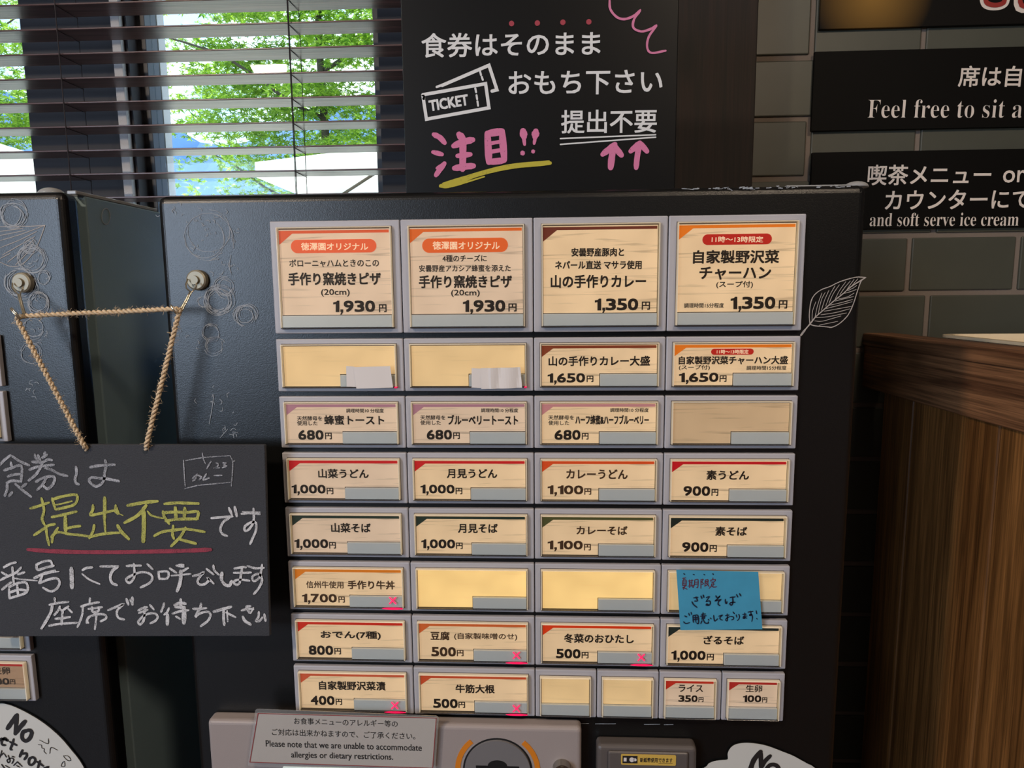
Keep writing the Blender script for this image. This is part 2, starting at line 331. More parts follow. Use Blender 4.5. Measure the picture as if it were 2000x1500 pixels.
# strokes ------------------------------------------------------------------
_lay = [0]
def smooth(p, n=4):
    if len(p) < 3: return [p[0] + (p[1] - p[0]) * t for t in np.linspace(0, 1, 5)] if len(p) == 2 else p
    q = [2 * p[0] - p[1]] + p + [2 * p[-1] - p[-2]]; out = []
    for i in range(1, len(q) - 2):
        for k in range(n):
            t = k / n; out.append(.5 * ((2 * q[i]) + (q[i + 1] - q[i - 1]) * t + (2 * q[i - 1] - 5 * q[i] + 4 * q[i + 1] - q[i + 2]) * t * t + (3 * q[i] - q[i - 1] - 3 * q[i + 1] + q[i + 2]) * t ** 3))
    out.append(q[-2]); return out
def strokes(bm, sc, ox, oy, data, w, Y, mi=0, jitter=.12, straight=False, taper=False, thick=0, dx=0, dz=0):
    """ribbons on plane Y; data 'x,y x,y;...' with an optional leading 'w30:'"""
    for st in data.split(';'):
        st = st.strip()
        if not st: continue
        ww = w
        if st[0] == 'w': a, st = st.split(':'); ww = float(a[1:])
        P = [np.array([float(v) for v in q.split(',')]) for q in st.split()]
        P = P if straight else smooth(P)
        pts = [atY(ox + p[0] / sc, oy + p[1] / sc, Y) + np.array([dx, 0, dz]) for p in P]
        ws = np.linalg.norm(atY(ox + P[0][0] / sc, oy + P[0][1] / sc, Y) - atY(ox + (P[0][0] + ww) / sc, oy + P[0][1] / sc, Y)) / 2
        n = len(pts); rs = []; _lay[0] = (_lay[0] + 1) % 120; Yl = Y - _lay[0] * 4e-6
        for i in range(n):
            r = ws * (1 + random.uniform(-jitter, jitter))
            if taper: r *= 1 - .75 * (i / (n - 1))
            elif not straight and n > 3 and i in (0, n - 1): r *= .8
            rs.append(r)
        # drop repeated points, then one continuous mitred ribbon with round ends
        keep = [0] + [i for i in range(1, n) if np.linalg.norm(pts[i] - pts[i - 1]) > 1e-6]; pts = [pts[i] for i in keep]; rs = [rs[i] for i in keep]; n = len(pts)
        if n < 2: continue
        ds = []
        for i in range(n - 1):
            d = pts[i + 1] - pts[i]; d = np.array([d[0], d[2]]); ds.append(d / np.linalg.norm(d))
        closed = np.linalg.norm(pts[0] - pts[-1]) < 1e-5 and n > 3; Lf = []; Rt = []
        for i in range(n):
            a = ds[i - 1] if i > 0 else (ds[-1] if closed else ds[0]); b = ds[i] if i < n - 1 else (ds[0] if closed else ds[-1])
            t = a + b; l = np.linalg.norm(t); t = t / l if l > .2 else a; nr_ = np.array([-t[1], t[0]]); k = min(1 / max(abs(nr_.dot(np.array([-a[1], a[0]]))), .5), 1.6) if l > .2 else 1
            p = np.array([pts[i][0], pts[i][2]]); o = nr_ * rs[i] * k; Lf.append(p + o); Rt.append(p - o)
        VL = [bm.verts.new((q[0], Yl, q[1])) for q in Lf]; VR = [bm.verts.new((q[0], Yl, q[1])) for q in Rt]
        for i in range(n - 1): bm.faces.new((VL[i], VR[i], VR[i + 1], VL[i + 1])).material_index = mi
        if not closed:
            for e, sgn in ((0, -1), (n - 1, 1)):
                d = ds[0] if e == 0 else ds[-1]; p = np.array([pts[e][0], pts[e][2]]); nr_ = np.array([-d[1], d[0]]); arc = []
                for j in range(1, 5):
                    a = math.pi * j / 5; q = p + nr_ * math.cos(a) * rs[e] + d * sgn * math.sin(a) * rs[e]; arc.append(bm.verts.new((q[0], Yl, q[1])))
                bm.faces.new([VL[e]] + arc + [VR[e]]).material_index = mi
def poly(bm, sc, ox, oy, data, Y, mi=0, th=0):
    P = [[float(v) for v in q.split(',')] for q in data.split()]
    pts = [atY(ox + p[0] / sc, oy + p[1] / sc, Y) for p in P]
    if th: prism(bm, [(p[0], p[2]) for p in pts], Y, Y + th, mi)
    else: bm.faces.new([bm.verts.new(p) for p in pts]).material_index = mi
def ring_scribble(bm, cxp, cyp, r, n, Y, w=1.0, ry=None):
    for i in range(n):
        ex, ey = random.gauss(0, r * .12), random.gauss(0, r * .12); R = r * random.uniform(.75, 1.08); a0 = random.uniform(0, 6.28); a1 = a0 + random.uniform(2, 6)
        k = 14; s = ' '.join('%.1f,%.1f' % (cxp + ex + R * math.cos(a0 + (a1 - a0) * j / k) + random.gauss(0, .5), cyp + ey + (ry or r) / r * R * math.sin(a0 + (a1 - a0) * j / k) + random.gauss(0, .5)) for j in range(k))
        strokes(bm, 1, 0, 0, s, w, Y, jitter=.4, straight=True)
def specks(bm, pts, n, Y, spread, w=1.0):
    for i in range(n):
        x, y = random.choice(pts); x += random.gauss(0, spread); y += random.gauss(0, spread); a = random.uniform(0, 6.28); l = random.uniform(2, 8)
        strokes(bm, 1, 0, 0, '%.1f,%.1f %.1f,%.1f %.1f,%.1f' % (x, y, x + l * math.cos(a), y + l * math.sin(a), x + 1.5 * l * math.cos(a + .5), y + 1.5 * l * math.sin(a + .5)), w, Y, jitter=.4)

# ================================================================== THE SETTING
YW = .53                                  # face of the back wall
zx = lambda px, py, Y=YW: atY(px, py, Y)
G = .14; H1 = .1248805; PT = .0628653     # button grid: column width, first row, row pitch
TOP = atY(1000, 369, .0)[2]
XL = atY(306, 500, 0)[0]
XR = atY(1694, 500, 0)[0]
box('floor', M['floor'], -3.2, 3.2, -4.2, YW + .12, -.05, 0, kind='structure')
box('ceiling', M['ceil'], -3.2, 3.2, -4.2, YW + .12, 2.7, 2.78, kind='structure')
box('wall_left', M['rwall'], -3.3, -3.2, -4.2, YW + .12, 0, 2.7, kind='structure')
box('wall_right', M['rwall'], 3.2, 3.3, -4.2, YW + .12, 0, 2.7, kind='structure')
box('wall_front', M['rwall'], -3.2, 3.2, -4.3, -4.2, 0, 2.7, kind='structure')
# back wall with two window openings
wx1 = zx(53, 190)[0]; wx2 = atY(316, 190, YW + .10)[0]; wx3 = zx(742, 190)[0]; wx0 = wx1 - .9
xt0 = zx(1440, 180)[0]                    # tiles begin behind the post
zb, zt = 1.30, 2.25
bm = B(); T = .12
rbox(bm, -3.2, wx0, YW, YW + T, 0, 2.7); rbox(bm, wx0, wx1, YW, YW + T, 0, zb); rbox(bm, wx0, wx1, YW, YW + T, zt, 2.7)
rbox(bm, wx1, wx2, YW, YW + T, 0, 2.7); rbox(bm, wx2, wx3, YW, YW + T, 0, zb); rbox(bm, wx2, wx3, YW, YW + T, zt, 2.7); rbox(bm, wx3, xt0, YW, YW + T, 0, 2.7)
fin('wall_back', bm, M['wall'], kind='structure')
for n, (a, b) in enumerate(((wx0, wx1), (wx2, wx3))):
    r = root('window_%d' % (n + 1), ((a + b) / 2, YW + .05, zb), kind='structure')
    bm = B(); f = .016
    rbox(bm, a, a + f, YW + .03, YW + .07, zb, zt, .001); rbox(bm, b - f, b, YW + .03, YW + .07, zb, zt, .001); rbox(bm, a + f, b - f, YW + .03, YW + .07, zb, zb + f, .001); rbox(bm, a + f, b - f, YW + .03, YW + .07, zt - f, zt, .001)
    fin('window_frame', bm, M['frame'], r)
    box('glass', M['glass'], a + f, b - f, YW + .048, YW + .052, zb + f, zt - f, parent=r)
# pale strips seen through the slats
p = zx(222, 30); q = zx(239, 30); box('trim_1', M['strip'], p[0], q[0], YW - .012, YW, .2, 2.6, .001, kind='structure')
for nm_, o_ in (('trim_2', .0015), ('trim_3', .0105)):
    box(nm_, M['strip'], wx2 + o_, wx2 + o_ + .0045, YW + .075, YW + .10, zb, zt, .0006, 1, kind='structure')

# timber post between window and tiles
px1 = atY(1476, 180, .42)[0]; px0 = atY(1335, 180, .42)[0] - .03
box('trim_4', M['post'], px0, px1, .42, YW, 0, 2.7, .002, kind='structure')

# tiled wall
ZA = zx(1530, 114)[2]; ZB = zx(1750, 573)[2]; TP = (ZA - ZB) / 4
tw = root('wall_back', ((xt0 + 3.2) / 2, YW, 0), kind='structure')
box('grout', M['grout'], xt0, 3.2, YW + .0, YW + T, 0, 2.7, parent=tw)
tl_w = zx(1803, 80)[0] - zx(1586, 80)[0]
phase = {0: zx(1586, 60)[0], 1: zx(1598, 170)[0], 2: zx(1577, 290)[0], 3: zx(1822, 450)[0], 4: zx(1773, 510)[0], 5: zx(1808, 620)[0]}
xr_lim = 1.5
g = .0045
for k in range(-3, 19):
    z1 = ZA + TP - k * TP - g; z0 = z1 - TP + 2 * g
    if z1 > 2.69 or z0 < 0: continue
    ph = phase.get(k, phase[4] + (.5 if k % 2 else 0) * tl_w)
    n0 = math.floor((xt0 - ph) / tl_w); x = ph + n0 * tl_w
    while x < xr_lim:
        a, b = max(x, xt0) + g, x + tl_w - g
        if b - a > .02:
            j = random.uniform(-.0008, .0008)
            box('tile', M['tile'], a, b, YW - .004 + j, YW + .002, z0 + j, z1 + j, .0022, 2, parent=tw)
        x += tl_w

# ================================================================== OUTSIDE
box('terrace', M['terrace'], -30, 30, YW + .2, 45, -.3, -.15, kind='structure')
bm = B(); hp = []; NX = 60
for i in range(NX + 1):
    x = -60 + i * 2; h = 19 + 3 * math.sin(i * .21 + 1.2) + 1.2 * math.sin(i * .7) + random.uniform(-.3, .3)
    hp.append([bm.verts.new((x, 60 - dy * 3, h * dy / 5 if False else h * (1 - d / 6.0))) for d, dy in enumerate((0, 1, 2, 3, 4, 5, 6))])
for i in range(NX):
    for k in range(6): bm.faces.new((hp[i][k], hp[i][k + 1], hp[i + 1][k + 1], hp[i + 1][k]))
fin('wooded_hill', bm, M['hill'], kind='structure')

def leaves(n_clusters, X, Y, Z, per, seed, size=.078):
    rg = np.random.default_rng(seed); lob = []
    for a in (-100, -50, 0, 50, 100):
        r = 1.0 if abs(a) < 60 else .7
        if a == 0: r = 1.15
        A = math.radians(a); lob.append([(0, 0), (.35 * r * math.sin(A - .42), .35 * r * math.cos(A - .42)), (r * math.sin(A), r * math.cos(A)), (.35 * r * math.sin(A + .42), .35 * r * math.cos(A + .42))])
    lob = np.array(lob).reshape(-1, 2); V = []; cnt = 0
    for c in range(n_clusters):
        ctr = np.array([rg.uniform(*X), rg.uniform(*Y), rg.uniform(*Z)]); dr = rg.uniform(0, 6.28); L = rg.uniform(.3, .8)
        for i in range(per):
            t = rg.uniform(-1, 1); p = ctr + np.array([math.cos(dr) * t * L, math.sin(dr) * t * L, -.15 * t * t]) + rg.normal(0, .1, 3) * np.array([1, 1, .55])
            s = size * rg.uniform(.6, 1.2); a = rg.uniform(0, 6.28); tx, ty = rg.normal(0, .5, 2)
            u = np.array([math.cos(a), math.sin(a), tx]); u /= np.linalg.norm(u); w = np.array([-math.sin(a), math.cos(a), ty]); w -= u * w.dot(u); w /= np.linalg.norm(w)
            V.append(p + s * (lob[:, :1] * u + lob[:, 1:] * w)); cnt += 1
    V = np.concatenate(V); n = len(V) // 4; return V, [(4 * i, 4 * i + 1, 4 * i + 2, 4 * i + 3) for i in range(n)]
def tree(x, y, h, X, Yr, Z, nc, per, seed, label):
    r = root('maple_tree', (x, y, -.15), label, 'tree', None)
    rg = random.Random(seed); bm = B()
    path = [(x + .05 * math.sin(k * .9), y, -.15 + k * h / 7) for k in range(8)]; tube(bm, path, [.075 - .006 * k for k in range(8)], 10); fin('trunk', bm, M['bark'], r)
    for k in range(9):
        z = 1.3 + k * (h - 1.6) / 8; a = rg.uniform(0, 6.28); L = rg.uniform(1.0, 2.2); bm = B(); sgn = 1 if k % 2 else -1
        pts = [(x + sgn * L * t, y + .7 * L * t * math.sin(a), z + L * .45 * t + .08 * math.sin(t * 7 + k)) for t in [i / 8 for i in range(9)]]
        tube(bm, pts, [.028 * (1 - i / 10) for i in range(9)], 6); fin('branch', bm, M['bark'], r)
    fin('foliage', leaves(nc, X, Yr, Z, per, seed), M['leaf'], r, kind='stuff')
tree(-2.55, 8.4, 6.6, (-4.2, 1.0), (7.4, 9.6), (2.5, 6.0), 400, 85, 11, 'green maple tree with a thin dark trunk, seen through the wide window')
tree(-8.0, 8.6, 6.6, (-9.5, -6.1), (7.4, 9.6), (2.7, 6.0), 200, 85, 12, 'green maple tree seen through the narrow window at the far left')
def parasol(ax, ay, az, half, drop, label):
    r = root('parasol', (ax, ay, -.15), label, 'parasol', 'white parasols on the terrace'); bm = B()
    top = bm.verts.new((ax, ay, az)); c = [bm.verts.new((ax + sx_ * half, ay + sy_ * half, az - drop)) for sx_, sy_ in ((-1, -1), (1, -1), (1, 1), (-1, 1))]
    c2 = [bm.verts.new(v.co + Vector((0, 0, -.10))) for v in c]
    for i in range(4): bm.faces.new((top, c[i], c[(i + 1) % 4])); bm.faces.new((c[i], c2[i], c2[(i + 1) % 4], c[(i + 1) % 4]))
    fin('canopy', bm, M['parasol'], r)
    bm = B(); tube(bm, [(ax, ay, -.15), (ax, ay, az - .02)], .025, 10); fin('pole', bm, M['bark'], r)
    for sx_, sy_ in ((-1, -1), (1, -1), (1, 1), (-1, 1)):
        bm = B(); tube(bm, [(ax, ay, az - .12), (ax + sx_ * half * .97, ay + sy_ * half * .97, az - drop - .06)], .014, 6); fin('rib', bm, M['bark'], r)
a = atY(770, 283, 4.8); parasol(a[0] + .0, 4.8, a[2], .80, .27, 'white square parasol at the right of the wide window')
a = atY(-60, 262, 4.8); parasol(a[0], 4.8, a[2], .80, .27, 'white square parasol in the narrow window at far left')

# ================================================================== BLIND
bl = root('venetian_blind', (-.4, .45, 2.4), 'dark wooden venetian blind in front of the windows, slats open', 'blind')
YB = .45; z_ref = atY(520, 43.5, YB - .025)[2]; z_ref2 = atY(520, 332.5, YB - .025)[2]; SP = (z_ref - z_ref2) / 6
bx0 = -1.75; bx1 = atY(1335, 180, YB)[0] - .035
for k in range(-9, 9):
    z = z_ref - k * SP
    if z < 1.35 or z > 2.38: continue
    bm = B(); rbox(bm, bx0, bx1, YB - .025, YB + .025, z - .0028, z, .0008, 1); fin('slat', bm, M['slat'], bl)
box('head_rail', M['slat'], bx0, bx1, YB - .03, YB + .03, 2.40, 2.46, .003, parent=bl)
for px_, py_ in ((568, 180), (121, 180)):
    x = atY(px_, py_, YB - .027)[0]; bm = B()
    for s in (-.027, .027):
        tube(bm, [(x, YB + s, 2.4), (x + .001, YB + s, 1.9), (x, YB + s, 1.36)], .0007, 5)
    fin('ladder_cord', bm, M['cord'], bl)
    bm = B()
    for k in range(-9, 9):
        z = z_ref - k * SP
        if 1.36 < z < 2.36: tube(bm, [(x, YB - .027, z - .003), (x + .002, YB + .027, z - .004)], .0006, 4)
    fin('ladder_rungs', bm, M['cord'], bl, kind='stuff')
    bm = B(); tube(bm, [(x + .004, YB - .03, 2.4), (x + .003, YB - .03, 1.36)], .0008, 5); fin('lift_cord', bm, M['cord'], bl)

# ================================================================== BLACK BOARD SIGN
YS = .035
c = [atY(788, 200, YS)[0], atY(1322, 200, YS)[0]]
sg = root('black_sign_board', ((c[0] + c[1]) / 2, YS + .01, TOP), 'black board with white ticket notice and pink marker, standing on the machine', 'sign')
box('board', M['board'], c[0], c[1], YS, YS + .008, TOP - .004, 1.86, .001, parent=sg)
YT = YS - .0006
for a_ in (('食券はそのまま', 823, 89, 1173, 84, 48), ('おもち下さい', 993, 163, 1294, 159, 47), ('提出不要', 1096, 238, 1283, 236, 46)):
    bm = B(); text(bm, *a_, YT, .018); fin('lettering', bm, M['white_vinyl'], sg)
for a_ in ('1115,902 1735,877', '1115,940 1735,893'):
    bm = B(); strokes(bm, 3.333, 760, 0, a_, 9, YT, jitter=0, straight=True); fin('underline', bm, M['white_vinyl'], sg)
bm = B()
strokes(bm, 3.333, 760, 0, '219,617 628,545 650,702 243,776 219,617 225,640;345,556 650,425 702,585 670,593', 21, YT, jitter=0, straight=True)
strokes(bm, 3.333, 760, 0, 'w15:310,566 380,540 480,497;w13:561,575 566,600;w13:569,620 573,645;w13:575,660 579,688;w13:592,465 598,488;w13:603,500 610,520', 15, YT, jitter=0, straight=True)
text(bm, 'TICKET', 838, 207, 914.5, 194.5, 22, YT, .05)
fin('ticket_symbol', bm, M['white_vinyl'], sg, label='white outline drawing of two tickets')
for x, y in ((797, 153), (965, 150), (1131, 145), (1300, 142)):
    bm = B(); p = atY(760 + x / 3.333, y / 3.333, YT); cyl(bm, (p[0], p[2]), .0028, YT, YT + .0003, 16); fin('dot', bm, M['reddot'], sg)
for nm_, d_ in (('pink_character', 'w34:290,875 330,895 362,930;w30:285,990 345,1005;w34:360,1065 330,1105 305,1140;w20:365,1060 310,1095;w46:455,875 478,910 480,1000 478,1100;w42:420,950 480,925 545,910;w34:445,1015 530,1005;w40:425,1095 490,1085 550,1080'),
                ('pink_character', 'w46:640,870 735,855;w46:640,870 650,1055;w48:735,855 750,1040;w40:650,1055 750,1045;w24:650,935 740,920;w26:650,990 740,975'),
                ('exclamation_mark', 'w50:872,855 878,890;w24:876,890 882,940;w36:868,995 870,998'), ('exclamation_mark', 'w48:955,855 950,890;w22:952,890 944,935;w30:937,985 938,988'),
                ('pink_arrow', 'w44:1462,950 1450,1020 1442,1090;w40:1470,940 1390,1005;w40:1460,945 1512,1010'), ('pink_arrow', 'w38:1630,935 1615,1020 1608,1092;w38:1632,930 1572,985;w38:1632,930 1678,985')):
    bm = B(); strokes(bm, 3.333, 760, 0, d_, 30, YT, jitter=.06); fin(nm_, bm, M['pink'], sg)
bm = B(); strokes(bm, 3.333, 760, 0, '1435,0 1440,60 1480,110 1530,125 1590,105 1635,65;1635,70 1595,125 1590,180 1640,205 1700,190 1740,165;1740,170 1690,240 1680,310 1710,345 1800,330', 15, YT)
strokes(bm, 3.333, 760, 0, '1432,-60 1430,-30 1435,0', 15, YT)
fin('pink_cloud_line', bm, M['pinkl'], sg, label='pink wavy marker line')
bm = B(); strokes(bm, 3.333, 760, 0, 'w26:335,1210 420,1195 600,1130 800,1085 1048,1062;w14:350,1195 500,1150 760,1080 1040,1050;w12:330,1215 400,1215 620,1150', 24, YT); fin('yellow_underline', bm, M['yel'], sg, label='yellow marker underline')

# ================================================================== WALL SIGNS (right)
def wall_sign(label, pl, yt, yb, x_end):
    YP = YW - .012; a = atY(pl, (yt + yb) / 2, YP); zt_ = atY(pl, yt, YP)[2]; zb_ = atY(pl, yb, YP)[2]
    r = root('wall_sign', ((a[0] + x_end) / 2, YP, zb_), label, 'sign')
    box('sheet', M['signb'], a[0], x_end, YP, YW - .0055, zb_, zt_, .0006, 1, parent=r); return r, YP - .0005
XE = 1.75
ws, Y1 = wall_sign('black wall sign on tiles reading feel free to sit, middle of three', 1588, 101, 256, XE)
def mathbold(s): return ''.join(chr(0x1D400 + ord(ch) - 65) if 'A' <= ch <= 'Z' else chr(0x1D41A + ord(ch) - 97) if 'a' <= ch <= 'z' else ch for ch in s)
bm = B(); text(bm, '席は自', 1872.5, 149, 1995, 149, 41, Y1, .018); fin('lettering', bm, M['white_ink'], ws); bm = B(); text(bm, mathbold('Feel free to sit a'), 1695.5, 212.5, 1997, 212, 36, Y1, -.012); fin('lettering', bm, M['white_ink'], ws)
ws, Y1 = wall_sign('black wall sign about cafe menu and soft serve, lowest on tiles', 1583, 298, 449, XE)
bm = B(); text(bm, '喫茶メニュー', 1695, 342, 1936, 341, 40, Y1, .018); text(bm, 'or', 1959, 345, 2003, 344, 24, Y1, .018); text(bm, 'カウンターにて', 1729, 391, 2012, 388, 38, Y1, .018)
text(bm, mathbold('and soft serve ice cream'), 1699, 429, 1990, 428, 26, Y1, -.008); fin('lettering', bm, M['white_ink'], ws)
m_, t_, b_ = mat('poster_print'); c_ = t_.nodes.new('ShaderNodeTexCoord'); mp_ = t_.nodes.new('ShaderNodeMapping'); mp_.inputs['Scale'].default_value = (9, 9, 9)
gp = atY(1702, -14, YW); mp_.inputs['Location'].default_value = (-9 * (gp[0] - (atY(1605, -30, YW)[0] + XE) / 2), 0, -9 * (gp[2] - (atY(1605, -120, YW)[2] + atY(1605, 57, YW)[2]) / 2))
g_ = t_.nodes.new('ShaderNodeTexGradient'); g_.gradient_type = 'SPHERICAL'; rp_ = t_.nodes.new('ShaderNodeValToRGB'); rp_.color_ramp.elements[0].color = lin((13, 11, 10)); rp_.color_ramp.elements[0].position = .1; rp_.color_ramp.elements[1].color = lin((150, 112, 52))
t_.links.new(c_.outputs['Object'], mp_.inputs[0]); t_.links.new(mp_.outputs[0], g_.inputs[0]); t_.links.new(g_.outputs['Fac'], rp_.inputs[0]); t_.links.new(rp_.outputs[0], b_.inputs['Base Color']); b_.inputs['Roughness'].default_value = .6; b_.inputs['Specular IOR Level'].default_value = .15
M['signb_plain'] = M['signb']; M['signb'] = m_
ws, Y1 = wall_sign('dark poster with red outlined letters, topmost on the tiles', 1605, -120, 57, XE)
bm = B(); D_ = '1918,-30 1920,2 1928,12 1945,14 1960,10 1966,0 1968,-30;1988,-30 1989,16 2030,16'
strokes(bm, 1, 0, 0, 'w12:' + D_.replace(';', ';w12:'), 12, Y1 + .0006, jitter=0); fin('letter_outline', bm, M['white_ink'], ws)
bm = B(); strokes(bm, 1, 0, 0, 'w9:1924,-30 1925,0 1932,8 1945,10 1957,7 1962,0 1964,-30;w9:1994,-30 1995,10 2030,10', 9, Y1 - .0001, jitter=0)
bm2 = B(); M['signb'] = M['signb_plain']; fin('letter_fill', bm, pm('dark_red_print', (150, 40, 34), .6), ws)
bm2.free()

# ================================================================== WOODEN COUNTER (right)
XC = atY(1688, 650, YW)[0]; ZC = atY(1688, 650, YW)[2]
ct = root('wooden_counter', (XC + .3, -.5, 0), 'dark stained plank counter at the right, beside the ticket machine', 'counter')
zr = atX(1866, 808, XC)[2]; YN = -3.0
box('ledge', M['planky'], XC - .004, XC + .05, YN, YW - .001, ZC - .022, ZC, .003, 2, parent=ct)
box('rail', M['planky'], XC, XC + .035, YN, YW - .001, zr, ZC - .022, .002, 2, parent=ct)
ye = atX(1708, 900, XC)[1]
y = atX(1938, 850, XC)[1]; ys = [y]; pw = .205
yy = y
while yy + pw < ye - .02: yy += pw; ys.append(yy)
ys.append(ye); yy = y
while yy - pw > YN: yy -= pw; ys.insert(0, yy)
for a, b in zip(ys[:-1], ys[1:]):
    if b - a > .02: box('plank', M['planks'], XC + .008, XC + .03, a + .0018, b - .0018, .02, zr + .01, .003, 2, parent=ct)
box('backing', pm('pale_backing', (150, 130, 130), .6), XC + .020, XC + .034, YN, ye - .002, .02, zr, parent=ct)
box('worktop', M['worktop'], XC + .05, XC + .75, YN, YW - .001, ZC - .06, ZC - .03, .002, parent=ct)
# cream tray on the counter
pl_ = atZ(1832, 657, ZC + .01); x0 = XC + .058; y1 = .42
bm = B(); h0, h1_ = ZC - .0295, ZC + .004
def rr3(x0, x1, y0, y1, r, z, n=6): return [(a, b, z) for a, b in rrect(x0, x1, y0, y1, r, n)]
rings = [rr3(x0 + .012, x0 + .34, y1 - .45, y1 - .012, .03, h0), rr3(x0 + .006, x0 + .346, y1 - .456, y1 - .006, .035, h1_ - .006), rr3(x0, x0 + .352, y1 - .462, y1, .04, h1_ - .004), rr3(x0, x0 + .352, y1 - .462, y1, .04, h1_), rr3(x0 + .012, x0 + .34, y1 - .45, y1 - .012, .03, h1_), rr3(x0 + .02, x0 + .332, y1 - .442, y1 - .02, .025, h0 + .008)]
vr = [[bm.verts.new(p) for p in rg] for rg in rings]
for i in range(len(vr) - 1):
    for k in range(len(vr[0])): bm.faces.new((vr[i][k], vr[i][(k + 1) % len(vr[0])], vr[i + 1][(k + 1) % len(vr[0])], vr[i + 1][k]))
bm.faces.new(vr[0][::-1]); bm.faces.new(vr[-1]); fin('serving_tray', bm, M['cream'], label='cream plastic tray with rounded corners on the wooden counter', cat='tray')

# ================================================================== TICKET MACHINES
def menu_button(par, X0, X1, Zt, h, kind, cardm, band, label, name='menu_button'):
    """kind: 'large', 'small', 'half'"""
    w = X1 - X0; YF = 0.0
    bm = B(); rbox(bm, X0 + .0005, X1 - .0005, YF, .0062, Zt - h, Zt, .0012, 2)
    fx0, fx1, fz0, fz1 = {'large': (.063, .935, .057, .955), 'small': (.05, .945, .10, .925), 'half': (.08, .90, .12, .95)}[kind]
    a, b = X0 + fx0 * w, X0 + fx1 * w; zt, zb_ = Zt - fz0 * h, Zt - fz1 * h
    dg_ = .0007
    rbox(bm, a - dg_, b + dg_, -.00008, .002, zb_ - dg_, zt + dg_, mi=1)
    pl = fin(name, bm, [M['plate'], M['gap']], par, label=label)
    # card and status window
    YC = -.0012
    if kind == 'large': sx0, szt = a + .0015, Zt - .838 * h
    elif kind == 'half': sx0, szt = a + .0015, Zt - .70 * h
    else: sx0, szt = X0 + .505 * w, Zt - .68 * h
    ca, cb, czt, czb = a + .0018, b - .0018, zt - .0022, zb_ + .0016
    bm = B()
    if kind == 'small': P = [(ca, czb), (sx0 - .0008, czb), (sx0 - .0008, szt + .0008), (cb, szt + .0008), (cb, czt), (ca, czt)]
    else: P = [(ca, szt + .0008), (cb, szt + .0008), (cb, czt), (ca, czt)]
    prism(bm, P, YC, 0)
    mats = [cardm]
    if band:
        bh = .0030; tr = .0135 if kind == 'large' else .011
        if kind == 'half': tr = .010
        d = .0012 if kind == 'large' else .0006
        t0 = czt - d
        prism(bm, [(ca, t0 - tr - bh * .3), (ca + tr + bh * .3, t0 - bh), (cb - .0008, t0 - bh), (cb - .0008, t0), (ca, t0)][::1], YC - .00015, YC, 1); mats.append(printed(band))
    fin('menu_card', bm, mats, pl)
    bm = B(); rbox(bm, sx0, b - .0016, -.0035, 0, zb_ + .0012, szt, .0004, 1); fin('status_window', bm, M['status'], pl)
    # clear cover: sheet, walls with painted-in highlight, lower lip painted dark
    bm = B(); yf = -.0052; t = .0011
    rbox(bm, a + t, b - t, yf, yf + .0004, zb_ + t, zt - t, mi=0)
    rbox(bm, a, b, yf, -.0001, zt - t, zt, .0003, 1, mi=1); rbox(bm, a, a + t, yf, -.0001, zb_ + t, zt - t, mi=1); rbox(bm, b - t, b, yf, -.0001, zb_ + t, zt - t, mi=1); rbox(bm, a, b, yf, -.0001, zb_, zb_ + t, .0003, 1, mi=2)
    fin('clear_cover', bm, [M['clear'], M['rim'], M['rimd']], pl)
    return pl, (a, b, zt, zb_)
TXT = -.0016
def lettering(pl, items, mt=None, name='lettering'):
    bm = B()
    for it in items:
        s, xl, xr, yc, h = it[:5]; off = it[5] if len(it) > 5 else (.034 if h > 16 else .02)
        if off > .04: off = .07
        if s == '円': off = .04
        sl = -.004 if yc < 760 else .002 + (yc - 760) * .00002
        d = (xr - xl) * sl / 2
        (price(bm, s, xl, yc - d, xr, yc + d, h, TXT) if s.replace(',', '').isdigit() else text(bm, s, xl, yc - d, xr, yc + d, h, TXT, off))
    fin(name, bm, mt or M['ink'], pl)
def pill(pl, xl, xr, yt, yb, col, s, txl, txr, tyc, th):
    a = atY(xl, (yt + yb) / 2, TXT); b = atY(xr, (yt + yb) / 2, TXT); zt = atY((xl + xr) / 2, yt, TXT)[2]; zb_ = atY((xl + xr) / 2, yb, TXT)[2]
    bm = B(); prism(bm, rrect(a[0], b[0], zb_, zt, (zt - zb_) * .499, 8), TXT, TXT + .0003); fin('heading_pill', bm, printed(col), pl)
    bm = B(); text(bm, s, txl, tyc, txr, tyc, th, TXT - .0002, .022); fin('heading_lettering', bm, M['cream_ink'], pl)
def sold_out(pl, px_, py_, sp, Z_edge, X1):
    bm = B(); strokes(bm, 1, 0, 0, '%f,%f %f,%f;%f,%f %f,%f' % (px_ - 6, py_ - 6, px_ + 6, py_ + 6, px_ + 6, py_ - 6, px_ - 6, py_ + 6), 2.6, -.0058, jitter=0, straight=True); fin('sold_out_mark', bm, M['xmark'], pl, label='lit pink cross')
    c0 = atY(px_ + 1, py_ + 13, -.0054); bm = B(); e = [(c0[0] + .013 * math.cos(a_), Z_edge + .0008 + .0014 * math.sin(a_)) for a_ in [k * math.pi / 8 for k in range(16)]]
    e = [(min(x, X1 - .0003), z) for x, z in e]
    vs = [bm.verts.new((x, -.0054, z)) for x, z in e]; bm.faces.new(vs); fin('pink_glow', bm, M['xglow'], pl)  # light spilled by the cross, put in as a glowing oval

